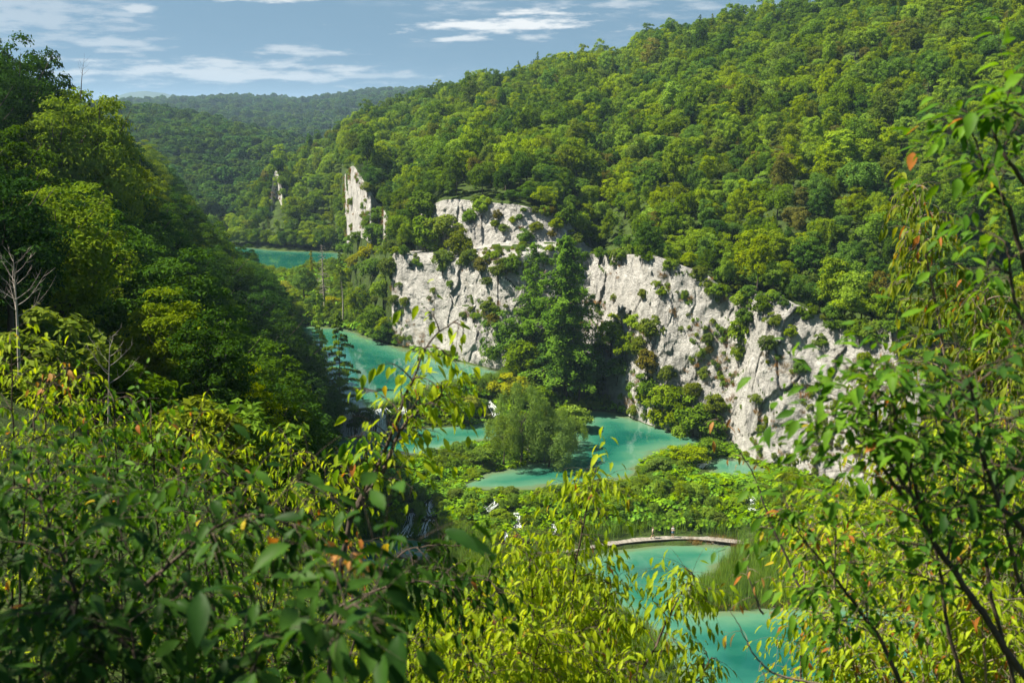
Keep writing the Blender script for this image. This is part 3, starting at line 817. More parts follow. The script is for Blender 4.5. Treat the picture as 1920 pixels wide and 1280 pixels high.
def scatter(name, items, label, cat=None):
    """one uncountable mass: (mesh, location, rotz, scale) set out by geometry nodes"""
    meshes = list({id(m): m for m, *_ in items}.values())
    pc = bpy.data.collections.new('proto_' + name)
    idx = {}
    for i, m in enumerate(meshes):
        o = bpy.data.objects.new('p%03d_%s' % (i, name), m); pc.objects.link(o); idx[m.name] = i
    me = bpy.data.meshes.new(name)
    n = len(items)
    me.vertices.add(n); me.vertices.foreach_set('co', np.array([tuple(l) for _, l, _, _ in items], dtype=np.float32).ravel())
    a = me.attributes.new('rot', 'FLOAT_VECTOR', 'POINT'); a.data.foreach_set('vector', np.array([(rg[0], rg[1], rg[2]) if hasattr(rg, '__len__') else (0, 0, rg) for _, _, rg, _ in items], dtype=np.float32).ravel())
    a = me.attributes.new('scl', 'FLOAT_VECTOR', 'POINT'); a.data.foreach_set('vector', np.array([s if hasattr(s, '__len__') else (s, s, s) for *_, s in items], dtype=np.float32).ravel())
    a = me.attributes.new('idx', 'INT', 'POINT'); a.data.foreach_set('value', np.array([idx[m.name] for m, *_ in items], dtype=np.int32))
    me.update()
    o = obj(name, me); tag(o, label, cat, kind='stuff')
    ng = bpy.data.node_groups.new('set_out_' + name, 'GeometryNodeTree')
    ng.interface.new_socket('Geometry', in_out='INPUT', socket_type='NodeSocketGeometry')
    ng.interface.new_socket('Geometry', in_out='OUTPUT', socket_type='NodeSocketGeometry')
    L, N_ = ng.links.new, ng.nodes.new
    gi, go, ip, ci = N_('NodeGroupInput'), N_('NodeGroupOutput'), N_('GeometryNodeInstanceOnPoints'), N_('GeometryNodeCollectionInfo')
    ci.inputs['Collection'].default_value = pc; ci.inputs['Separate Children'].default_value = True; ci.inputs['Reset Children'].default_value = True
    def na(nm, t):
        q = N_('GeometryNodeInputNamedAttribute'); q.data_type = t; q.inputs[0].default_value = nm
        return q.outputs[0]
    L(gi.outputs[0], ip.inputs['Points']); L(ci.outputs[0], ip.inputs['Instance']); ip.inputs['Pick Instance'].default_value = True
    L(na('idx', 'INT'), ip.inputs['Instance Index']); L(na('rot', 'FLOAT_VECTOR'), ip.inputs['Rotation']); L(na('scl', 'FLOAT_VECTOR'), ip.inputs['Scale'])
    L(ip.outputs[0], go.inputs[0])
    md = o.modifiers.new('set_out', 'NODES'); md.node_group = ng
    return o

def surface_points(V, Fc, keep, n, r):
    """n random points on the faces kept"""
    Fk = Fc[keep]
    a = np.linalg.norm(np.cross(V[Fk[:, 1]] - V[Fk[:, 0]], V[Fk[:, 3]] - V[Fk[:, 0]]), axis=1)
    f = r.choice(len(Fk), n, p=a / a.sum()); s, t = r.random((2, n))
    s, t = s[:, None], t[:, None]
    A, B, C, D = (V[Fk[f, i]] for i in range(4))
    return (A * (1 - s) + B * s) * (1 - t) + (D * (1 - s) + C * s) * t
class Darts:
    def __init__(s, cell): s.c, s.g = cell, {}
    def ok(s, p, rad):
        i, j = int(p[0] // s.c), int(p[1] // s.c); k = int(rad // s.c) + 1
        for a in range(i - k, i + k + 1):
            for b in range(j - k, j + k + 1):
                for q in s.g.get((a, b), ()):
                    if (q[0] - p[0]) ** 2 + (q[1] - p[1]) ** 2 < rad * rad: return False
        return True
    def add(s, p): s.g.setdefault((int(p[0] // s.c), int(p[1] // s.c)), []).append((p[0], p[1]))

# ---- the sunny slope
r = np.random.default_rng(1000)
colname = list(PAL)
trees = []
_ck = [(i, cP[i], dirn[i]) for i in range(nc) if cu_c[i] > .55 and u[i] < 10]
def BV_COL(p):
    """low scrub only at the foot of the small far cliffs"""
    for i, b_, d_ in _ck:
        dv = p[:2] - b_; t = dv @ d_
        if 0 < t < cD[i, 4] + 1 and abs(dv[0] * d_[1] - dv[1] * d_[0]) < 2.5: return True
    return False
dk = Darts(4.0)
frk = np.repeat(rk[None, :], nc, 0).reshape(-1)[FG].mean(1); fcl = np.repeat(np.maximum(cl_c, 0)[:, None], nr, 1).reshape(-1)[FG].mean(1); fcu = np.repeat(cu_c[:, None], nr, 1).reshape(-1)[FG].mean(1)
ledge = (frk > 2.3) & (frk < 4.9) & (fcl > .4) & (fcu > .35) | (frk < 3.05) & (fcl > .4) | (frk > 3.2) & (frk < 4.9) & (fcu > .6)
cand = surface_points(Vf, FG, (~is_rock) & (fnz > .22) & ~ledge, 60000, r)
pp = proj(cand)
ok = (pp[:, 0] > -150) & (pp[:, 0] < 2050) & (pp[:, 1] > -260) & (pp[:, 1] < 1000)
lake_d = None
cnoise = fbm(cand / 35, 3, 5)
cn_big = fbm(cand / 14, 2, 9)
for p, q, k, c1, c2 in zip(cand, pp, ok, cnoise, cn_big):
    if not k: continue
    dist = q[2]
    sp = np.interp(dist, [120, 250, 420, 600], [2.6, 2.95, 3.6, 4.4])
    if not dk.ok(p, sp): continue
    fz = floor_z(p[0], p[1])
    if fz > p[2] + .2: continue
    dk.add(p)
    v = c1 * .8 + r.normal() * .45
    ci = 0 if v < -.55 else 1 if v < .0 else 2 if v < .70 else 3 if v < 1.0 else 4
    base = .42 + .42 * r.random() ** 1.4 + .42 * max(0, c2) + (.14 if r.random() < .22 else 0)
    base *= np.interp(dist, [150, 260, 400], [.80, 1.0, 1.08])
    bsel = BV_COL(p)
    if bsel: base *= .5
    trees.append((p, q, dist, int(r.integers(NBROAD)), colname[ci], base))
SKY = [(400, 405), (610, 240), (760, 178), (1030, 108), (1170, 80), (1260, 40), (1450, 8), (1700, -55)]
RIMY = [(640, 310), (740, 440), (850, 370), (1000, 390), (1150, 462), (1300, 500), (1400, 545), (1500, 585), (1650, 620), (1900, 630)]
def zone(q):
    x, y = q[0], q[1]
    sy = np.interp(x, *zip(*SKY)); ry = np.interp(x, *zip(*RIMY))
    col = ('beside the far lake' if x < 640 else 'near the small far cliff' if x < 740 else 'over the two-tier cliff' if x < 1010 else 'over the tall cliff' if x < 1300
           else 'over the cliff dip' if x < 1560 else 'at far right')
    row = ('below the white rock' if y > ry + 25 else 'right at the cliff rim' if y > ry - 55 else 'low on the slope' if y > ry - 130 else 'against the skyline' if y < sy + 45 else 'high on the slope' if y < sy + 140 else 'mid-slope')
    return row, col
trees.sort(key=lambda t: -(t[5] / t[2]) * (1 if -30 < t[1][0] < 1950 and t[1][1] > -60 and t[1][1] < 700 else .01))
rest = []
for i, (p, q, dist, k, cname, s) in enumerate(trees):
    rz = r.uniform(0, 6.28); v_ = r.uniform(.8, 1.2); sc = (s * v_ * r.uniform(.88, 1.15), s * v_ * r.uniform(.88, 1.15), s * r.uniform(.8, 1.35))
    if i < 300:
        row, col = zone(q)
        size = 'small ' if s < .72 else 'large ' if s > 1.0 else ''
        place_tree('broadleaf%d' % k, cname, p, sc, rz, 'broadleaf_tree', size + cname.split('-tinged')[0] + ' tree ' + row + ' ' + col, 'tree', 'broadleaf trees on the sunny slope')
    else:
        if r.random() < .15: rest.append((PROTO['tier1']['crown'][cname], p, rz, (s * .75, s * .75, s * r.uniform(.7, 1.0))))
        else: rest.append((PROTO['broadleaf%d' % k]['crown'][cname], p, rz, sc))
scatter('forest_sunny', rest, 'dense mixed green forest covering the sunny slope up to the skyline', 'forest')
print('TREES', len(trees))

# ---- woods on the hills behind
def woods(name, data, n, sp, smin, smax, label, xlim=(-80, 1000)):
    V_, F_, kp = data
    pts = surface_points(V_, F_, kp[F_].all(1), n, r); q = proj(pts)
    d = Darts(sp); it = []
    for p, qq in zip(pts, q):
        if xlim[0] < qq[0] < xlim[1] and qq[1] < 480 and d.ok(p, sp):
            d.add(p); s = r.uniform(smin, smax)
            it.append((PROTO['far%d' % r.integers(3)]['crown']['far'], p, r.uniform(0, 6.28), (s, s, s * r.uniform(.8, 1.15))))
    print(name, len(it))
    scatter(name, it, label, 'forest')
woods('forest_mid', midF, 14000, 5.0, .65, 1.15, 'dark wooded hill behind the valley bend', (120, 760))
woods('forest_far', farF, 20000, 8.5, .9, 1.5, 'distant bluish wood on the far ridge', (180, 900))

# ---- the shaded wood on the near hillside
SIL = [(0, -60), (55, 10), (70, 70), (120, 112), (150, 215), (190, 232), (290, 300), (360, 345), (430, 405), (465, 432), (500, 500), (560, 540), (620, 566), (650, 620), (700, 668), (780, 655), (840, 625), (900, 600), (1280, 520)]
SKYL = [(-300, 60), (0, 62), (60, 78), (110, 135), (135, 158), (200, 150), (235, 190), (320, 300), (700, 700)]
silx = lambda y: np.interp(y, *zip(*SIL)); skyy = lambda x: np.interp(x, *zip(*SKYL))
r = np.random.default_rng(2000)
cand = surface_points(LF, LFG, np.ones(len(LFG), bool), 26000, r)
pq = proj(cand)
dk = Darts(3.0); nsh = 0
dims = [(13.5, 4.4), (15, 4.0), (12, 4.3), (14, 3.6), (16, 4.6)]
order = np.argsort(pq[:, 2])
chosen = []
for i in r.permutation(len(cand)):
    p = cand[i]
    if not (36 < p[1] < 330) or pq[i, 0] < -330 or pq[i, 0] > 760 or pq[i, 2] < 34: continue
    k = int(r.integers(NNEAR)); H, R = dims[k]
    s = r.uniform(.62, 1.05) * np.interp(p[1], [40, 90, 330], [.72, .92, 1.0])
    for trial in range(3):
        top = proj(p + [0, 0, H * s])[0]; ed = proj(p + [R * s * .9, 0, H * s * .62])[0]; lo = proj(p + [R * s * .75, 0, H * s * .35])[0]
        if top[0] < silx(top[1]) and ed[0] < silx(ed[1]) + 6 and lo[0] < silx(lo[1]) + 6 and top[1] > skyy(top[0]): break
        s *= .72
    else: continue
    if s < .36: continue
    if floor_z(p[0], p[1]) > p[2] + .3: continue
    if not dk.ok(p, 1.9 + 2.4 * s): continue
    dk.add(p); chosen.append((p, k, s, top))
chosen.sort(key=lambda c: c[0][1])
print('SHADE TREES', len(chosen))
rest = []
for i, (p, k, s, top) in enumerate(chosen):
    v = r.random()
    lit = top[1] < 330 and top[0] > 90  # treetops at the sunlit edge mostly take the brighter leaf copy
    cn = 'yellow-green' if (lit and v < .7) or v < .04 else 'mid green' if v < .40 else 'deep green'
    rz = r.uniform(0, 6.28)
    if top[0] > -120 and i < 300:
        dist = 'near' if p[1] < 75 else 'midway' if p[1] < 150 else 'far'
        ht = 'on the upper edge of' if top[1] < 260 else 'on the upper' if top[1] < 420 else 'half way down the' if top[1] < 560 else 'at the foot of the'
        place_tree('near%d' % k, cn, p, s, rz, 'woodland_tree', ('small ' if s < .6 else 'tall ' if s > .9 else '') + cn + ' tree ' + ht + ' shaded hillside, ' + dist, 'tree', 'trees of the shaded hillside')
    else:
        rest.append((PROTO['near%d' % k]['crown'][cn], p, rz, s))
# undergrowth filling the shaded hillside between the trunks
und = []
d2 = Darts(1.5)
for i in r.permutation(len(cand))[:9000]:
    p = cand[i]
    if not (26 < p[1] < 240) or pq[i, 0] < -150 or pq[i, 0] > 700 or not d2.ok(p, 1.9): continue
    s = r.uniform(.7, 1.3); e = proj(p + [1.4 * s, 0, 2.2 * s])[0]
    if e[0] > silx(e[1]) + 4: continue
    d2.add(p); und.append((PROTO['shrub%d' % r.integers(3)]['crown'][('deep green', 'mid green', 'deep green', 'olive')[int(r.integers(4))]], p, r.uniform(0, 6.28), s))
cand2 = surface_points(LF, LFG, (LF[LFG][:, :, 1].max(1) < 34) & (LF[LFG][:, :, 1].min(1) > 12) & (np.abs(LF[LFG][:, :, 0]).max(1) < 34), 5000, r)
for p in cand2:
    s = r.uniform(.6, 1.1); e = proj(p + [0, 0, 2.4 * s])[0]
    lim = np.interp(e[0], [0, 450, 640, 700, 1900], [850, 900, 1040, 1500, 1500])
    if e[1] < lim or not d2.ok(p, 1.3): continue
    d2.add(p); und.append((PROTO['shrub%d' % r.integers(3)]['crown'][('deep green', 'mid green')[int(r.integers(2))]], p, r.uniform(0, 6.28), s))
scatter('undergrowth_shaded', und + rest, 'dark undergrowth covering the shaded hillside between the trees', 'undergrowth')

# single trees that stand out along the foot of the shaded hillside
def by_height(key, leaf, bx, by, zb, topy, H0, name, label, wide=1.0, group=None, cat='tree', tilt=(0, 0), Y=None):
    b = onz(bx, by, zb) if Y is None else at(bx, by, Y)
    h = zpix(topy, b.y) - b.z; s = h / H0
    return place_tree(key, leaf, b, (s * wide, s * wide, s), random.uniform(0, 6.28), name, label, cat, group, tilt)
for px, ty, Y, k, cn, wd, lab in ((165, 138, 92, 0, 'yellow-green', 1.0, 'big sunlit yellow-green maple on the upper edge of the shaded hillside'), (95, 175, 84, 2, 'yellow-green', 1.0, 'sunlit yellow-green tree beside the big maple'),
                              (20, 52, 88, 4, 'deep green', .8, 'tall dark tree at the top left corner against the sky'), (78, 78, 98, 1, 'deep green', .8, 'slim dark tree against the sky beside the sunlit maple'),
                              (222, 262, 104, 3, 'yellow-green', .95, 'sunlit yellow-green tree lower beside the big maple'), (30, 300, 70, 2, 'yellow-green', 1.0, 'sunlit tree at the left edge below the sky'), (275, 350, 112, 0, 'mid green', .9, 'green tree on the edge of the shaded hillside below the maple')):
    x = at(px, ty, Y).x; gz = ground_z(x, Y); H = dims[k][0]; s = (zpix(ty, Y) - gz) / H; w_ = min(s, 1.05) * wd
    print(lab, round(s, 2))
    place_tree('near%d' % k, cn, (x, Y, gz - .2), (w_, w_, s), random.uniform(0, 6.28), 'woodland_tree', lab)
by_height('tier0', 'mid green', 640, 782, 8.5, 588, 15, 'tiered_tree', 'tree with level boughs leaning out over the upper lake above the falls', .85)
by_height('tier1', 'yellow-green', 604, 722, 10, 545, 13, 'tiered_tree', 'slim light green tree rising in front of the far end of the upper lake', .60)
by_height('tier0', 'deep green', 560, 740, 12, 640, 15, 'tiered_tree', 'feathery green tree at the shaded foot of the hillside', 1.0)
by_height('near3', 'deep green', 470, 590, 14, 455, 14, 'woodland_tree', 'dark round tree standing proud of the shaded hillside beside the far lake', .95)
by_height('near1', 'deep green', 600, 800, 7, 690, 15, 'woodland_tree', 'dark tree beside the small falls at the end of the upper lake', 1.15)

# ---- tall pair against the cliff and the bushes round its foot
by_height('tall1', 'larch', 1000, 716, 7, 455, 25, 'tall_tree', 'slimmer of the two tall tiered trees before the white cliff', 1.05)
by_height('tall0', 'larch', 1059, 742, 6, 444, 27, 'tall_tree', 'taller fuller bright green tiered tree before the white cliff', 1.15)
for bx, by, zb, ty, key, leaf, wd, lab in (
        (955, 700, 8, 585, 'broadleaf1', 'mid green', 1.2, 'green tree leaning on the cliff left of the tall pair'),
        (985, 722, 7, 630, 'broadleaf0', 'mid green', 1.2, 'bushy green tree at the foot of the slimmer tall tree'),
        (1035, 735, 6.5, 640, 'broadleaf4', 'deep green', 1.2, 'deep green tree between the trunks of the tall pair'),
        (1085, 750, 6, 655, 'broadleaf6', 'deep green', 1.15, 'dark green tree in the cleft beside the tall pair'),
        (1100, 735, 6, 690, 'broadleaf3', 'mid green', 1.1, 'small green tree in the shaded cleft of the cliff'),
        (930, 692, 8.6, 640, 'broadleaf2', 'mid green', 1.0, 'low green tree at the water edge under the cliff')):
    by_height(key, leaf, bx, by, zb, ty, (8.5, 9.5, 7.5, 8.5, 10.5, 7.0, 9.0)[int(key[-1])], 'cliff_foot_tree', lab, wd)

# ---- dead trees
def bare(name, label, base, H, rad, seed, nb, mat, rz=0.0, tilt=(0, 0), **kw):
    a, b = bare_tree(np.random.default_rng(seed), H, rad, nb, **kw)
    e = empty(name, base, label, 'tree' if 'tree' in name else 'branch'); e.rotation_euler = (tilt[0], tilt[1], rz)
    obj('trunk', a.mesh('bare_trunk', mat, True), e); obj('branches', b.mesh('bare_branches', mat, True), e)['kind'] = 'stuff'
    return e
b = onz(609, 580, 9.6); bare('dead_tree', 'tall grey dead conifer on the barrier before the far lake', b, zpix(460, b.y) - b.z, .26, 31, 60, M_DEADWOOD, sub=2, z0=.25, up=-.12, blen=.16)
b = onz(643, 606, 9.4); bare('dead_tree', 'bare broken trunk standing at the water edge', b, zpix(528, b.y) - b.z, .26, 32, 10, M_DEADWOOD, sub=1, z0=.6, up=.2, blen=.10)
b = at(34, 640, 14); bare('bare_tree', 'pale leafless tree before the shaded hillside', b, zpix(478, 14) - b.z, .022, 33, 16, M_DEADWOOD, sub=6, z0=.25, up=1.0, blen=.50, tilt=(0, .06))
b = at(204, 760, 12); bare('bare_tree', 'small leafless sapling above the green thicket', b, zpix(628, 12) - b.z, .016, 34, 9, M_DEADWOOD, sub=5, z0=.3, up=1.0, blen=.55, tilt=(0, .12))
b = at(118, 160, 62); bare('bare_tree', 'dead twig standing above the sunlit treetop', at(152, 170, 62), 1.9, .03, 35, 7, M_BARK, sub=3, z0=.4, up=1.2, blen=.4, tilt=(0, .2))

# ---- shrubs on the cliff, where the photo shows them
CS = [(770, 400, 34, 'olive'), (800, 380, 40, 'mid green'), (838, 420, 40, 'olive'), (862, 462, 30, 'olive'), (800, 448, 40, 'mid green'), (832, 484, 24, 'olive'), (760, 440, 30, 'mid green'),
      (882, 478, 26, 'olive'), (905, 492, 30, 'russet-tinged green'), (936, 500, 30, 'olive'), (960, 490, 30, 'mid green'), (915, 522, 20, 'olive'), (905, 380, 30, 'yellow-green'), (880, 402, 24, 'mid green'),
      (945, 425, 18, 'olive'), (985, 440, 26, 'mid green'), (1005, 420, 22, 'olive'), (760, 565, 13, 'olive'), (920, 570, 22, 'olive'), (926, 595, 15, 'russet-tinged green'), (845, 532, 10, 'mid green'),
      (1150, 620, 36, 'yellow-green'), (1176, 645, 30, 'yellow-green'), (1202, 652, 26, 'olive'), (1222, 610, 30, 'olive'), (1216, 680, 28, 'russet-tinged green'), (1130, 652, 26, 'mid green'), (1190, 600, 22, 'yellow-green'),
      (1160, 685, 30, 'mid green'), (1122, 692, 26, 'mid green'), (1212, 722, 30, 'mid green'), (1242, 742, 36, 'yellow-green'), (1272, 752, 36, 'mid green'), (1302, 772, 46, 'mid green'), (1334, 792, 36, 'mid green'),
      (1262, 782, 30, 'yellow-green'), (1342, 752, 26, 'olive'), (1252, 702, 20, 'olive'), (1390, 622, 30, 'yellow-green'), (1402, 590, 26, 'mid green'), (1396, 560, 26, 'yellow-green'), (1442, 642, 22, 'olive'),
      (1452, 600, 18, 'olive'), (1386, 662, 18, 'yellow-green'), (1432, 570, 24, 'mid green'), (1482, 622, 15, 'yellow-green'), (1326, 632, 14, 'olive'), (1330, 656, 10, 'russet-tinged green'), (1242, 545, 14, 'yellow-green'),
      (1206, 550, 12, 'olive'), (1280, 812, 26, 'yellow-green'), (1345, 822, 24, 'mid green'), (1130, 720, 18, 'mid green'), (1300, 730, 22, 'olive'), (1320, 700, 14, 'olive'), (1232, 776, 22, 'yellow-green'),
      (700, 500, 30, 'mid green'), (722, 540, 30, 'yellow-green'), (715, 590, 32, 'mid green'), (735, 500, 26, 'olive'), (690, 560, 28, 'mid green'), (728, 620, 24, 'deep green'), (740, 560, 18, 'olive'), (1060, 405, 26, 'mid green'), (1085, 420, 28, 'yellow-green'), (1105, 440, 30, 'mid green'), (1075, 445, 22, 'olive'), (705, 400, 24, 'mid green'), (702, 440, 26, 'mid green'), (660, 462, 24, 'mid green'), (690, 350, 15, 'olive'), (715, 362, 22, 'yellow-green'), (645, 440, 18, 'mid green'), (650, 420, 16, 'mid green'), (672, 445, 18, 'mid green'), (690, 470, 22, 'yellow'), (668, 486, 20, 'yellow'), (655, 520, 20, 'yellow-green'), (1540, 640, 16, 'olive'), (1500, 690, 16, 'mid green'), (1420, 745, 16, 'olive'), (1560, 585, 20, 'mid green'),
      (1190, 770, 16, 'olive'), (1205, 745, 16, 'yellow-green'), (1180, 800, 12, 'mid green'), (870, 590, 10, 'olive'), (700, 330, 12, 'olive'), (660, 380, 10, 'olive'), (690, 420, 14, 'mid green')]
r = np.random.default_rng(3000)
rim = [(740, 466), (800, 486), (860, 490), (930, 476), (1000, 470), (1100, 474), (1200, 476), (1290, 500), (1350, 548), (1400, 550), (1470, 572), (1540, 600), (1640, 622)]
for x in np.arange(745, 1640, 17):
    y = np.interp(x, *zip(*rim)) + r.uniform(-16, 8)
    CS.append((x + r.uniform(-6, 6), y + (6 if x < 1100 else 0), r.uniform(8, 16) if x < 1100 else r.uniform(9, 19), ('olive', 'mid green', 'yellow-green', 'mid green', 'yellow-green', 'mid green')[int(r.integers(6))]))
for x in np.arange(850, 1090, 22):
    CS.append((x, np.interp(x, [850, 930, 1000, 1090], [362, 378, 392, 425]) + r.uniform(-18, 4), r.uniform(9, 15), ('olive', 'mid green', 'yellow-green')[int(r.integers(3))]))
for x, y in zip(r.uniform(860, 1060, 16), r.uniform(375, 470, 16)):
    CS.append((x, y, r.uniform(9, 17), ('olive', 'mid green', 'russet-tinged green', 'yellow-green')[int(r.integers(4))]))
for x, y in zip(r.uniform(1560, 1760, 12), r.uniform(600, 680, 12)):
    CS.append((x, y, r.uniform(16, 28), ('mid green', 'yellow-green')[int(r.integers(2))]))
for i, (x, y, R, cn) in enumerate(CS):
    h = hit(x, y + R * .55, (BV_HILL,))
    if h is None: continue
    p, d = h[0], h[3]; R *= .58 if 868 < x < 1012 and y < 525 else .80; s = R * d / FPX / 1.55
    where = ('on the two-tier cliff' if x < 1010 else 'beside the tall pair' if x < 1110 and y < 760 else 'on the mid cliff shoulder' if x < 1235 and y > 585 and y < 700
             else 'in the cliff foot thicket' if 1190 < x < 1360 and y >= 690 else 'on the cliff face' if y > np.interp(x, *zip(*rim)) + 20 else 'hanging over the cliff rim')
    col = 'under the far cliff' if x < 740 else '' if x < 1010 else 'where the rim dips' if 1340 < x < 1480 else 'toward the right end' if x >= 1480 else 'above the pool'
    place_tree('shrub%d' % (i % 3), cn, p + h[1] * (.15 * s) - Vector((0, 0, .35 * s)), (s, s, s * r.uniform(.85, 1.25)), r.uniform(0, 6.28), 'cliff_shrub',
               ('small ' if R < 17 else 'big ' if R > 32 else '') + cn.split('-tinged')[0] + ' shrub ' + where + (' ' + col if col else ''), 'shrub', 'shrubs growing on the white cliff', crown_name='foliage')
# dry grass and herbs in the cracks of the rock
it = []
cp = surface_points(Vf, FG, is_rock, 6000, r); nn = fbm(cp * [1 / 7, 1 / 7, 1 / 5], 3, 77)
for p, v in zip(cp, nn):
    if v < .08 + .25 * r.random(): continue
    k = r.random(); nm = 'straw' if k < .6 else 'herb'; s = r.uniform(.5, 1.25) * (1.0 if nm == 'straw' else .75)
    it.append((COVER['%s%d' % (nm, r.integers(3))], p - np.array([0, 0, .15]), (r.normal() * .3, r.normal() * .3, r.uniform(0, 6.28)), s))
scatter('grass_cliff', it, 'tufts of dry orange grass and herbs in the cracks of the cliff', 'grass')

# ------------------------------------------------------------------ boardwalk with two walkers
bw_px = [(560, 1008), (640, 1018), (700, 1030), (760, 1042), (830, 1050), (920, 1048), (1000, 1042), (1060, 1032), (1120, 1022), (1180, 1013), (1240, 1008), (1300, 1007), (1366, 1013), (1420, 1020)]
bwp = catmull([onz(x, y, .55)[:] for x, y in bw_px], np.linspace(0, len(bw_px) - 1, 400))
seg = np.r_[0, np.cumsum(np.linalg.norm(np.diff(bwp, axis=0), axis=1))]
Lw = seg[-1]
bwat = lambda s: np.array([np.interp(s, seg, bwp[:, c]) for c in range(3)])
bw = empty('boardwalk', bwat(0), 'pale plank boardwalk curving over the turquoise pool', 'boardwalk')
o0 = bwat(0)
npl = 296; stp = Lw / npl
mb = MB(); mb.box((0, 0, 0), stp * .45, .62, .03); pl_me = mb.mesh('plank', M_WOOD)
ra = np.random.default_rng(5)
for i in range(npl):
    s = (i + .5) * stp; p = bwat(s); d = bwat(s + .1) - bwat(s - .1)
    o = obj('plank', pl_me, bw, p - o0 + [0, 0, ra.normal() * .006]); o.rotation_euler = (0, ra.normal() * .01, math.atan2(d[1], d[0]) + ra.normal() * .012)
for sgn in (-1, 1):
    q = []
    for s in np.linspace(0, Lw, 90):
        d = unit(bwat(s + .1) - bwat(s - .1)); q.append(bwat(s) - o0 + np.array([-d[1], d[0], 0]) * .5 * sgn + [0, 0, -.12])
    mb = MB(); mb.tube(q, .085, 4); obj('beam', mb.mesh('beam', M_BEAM), bw)
mb = MB(); mb.tube([(0, 0, -1.8), (0, 0, -.05)], .07, 6); post = mb.mesh('post', M_BEAM)
for s in np.arange(2, Lw, 4.5):
    d = unit(bwat(s + .1) - bwat(s - .1))
    for sgn in (-1, 1): obj('post', post, bw, bwat(s) - o0 + np.array([-d[1], d[0], 0]) * .5 * sgn + [0, 0, -.16])

def simple_mat(name, c, rough=.8):
    m, T = newmat(name)
    p = T.n('ShaderNodeNewGeometry').outputs['Position']
    n = T.noise(p, 30, 3)
    out(T, T.n('ShaderNodeBsdfPrincipled', {'Base Color': T.mix(T.rng(n, .3, .7), tuple(x * .85 for x in c), tuple(min(1, x * 1.1) for x in c)), 'Roughness': rough}).outputs[0])
    return m
M_SKIN = simple_mat('skin', (.55, .33, .24), .6)
def skin(name, joints, edges, mat, parent, sub=1):
    me = bpy.data.meshes.new(name)
    me.from_pydata([j[:3] for j in joints], edges, []); me.update(); me.materials.append(mat)
    o = obj(name, me, parent)
    m = o.modifiers.new('skin', 'SKIN'); m.use_smooth_shade = True
    for v, j in zip(me.skin_vertices[0].data, joints): v.radius = (j[3], j[4] if len(j) > 4 else j[3])
    me.skin_vertices[0].data[0].use_root = True
    s = o.modifiers.new('smooth', 'SUBSURF'); s.levels = s.render_levels = sub
    return o
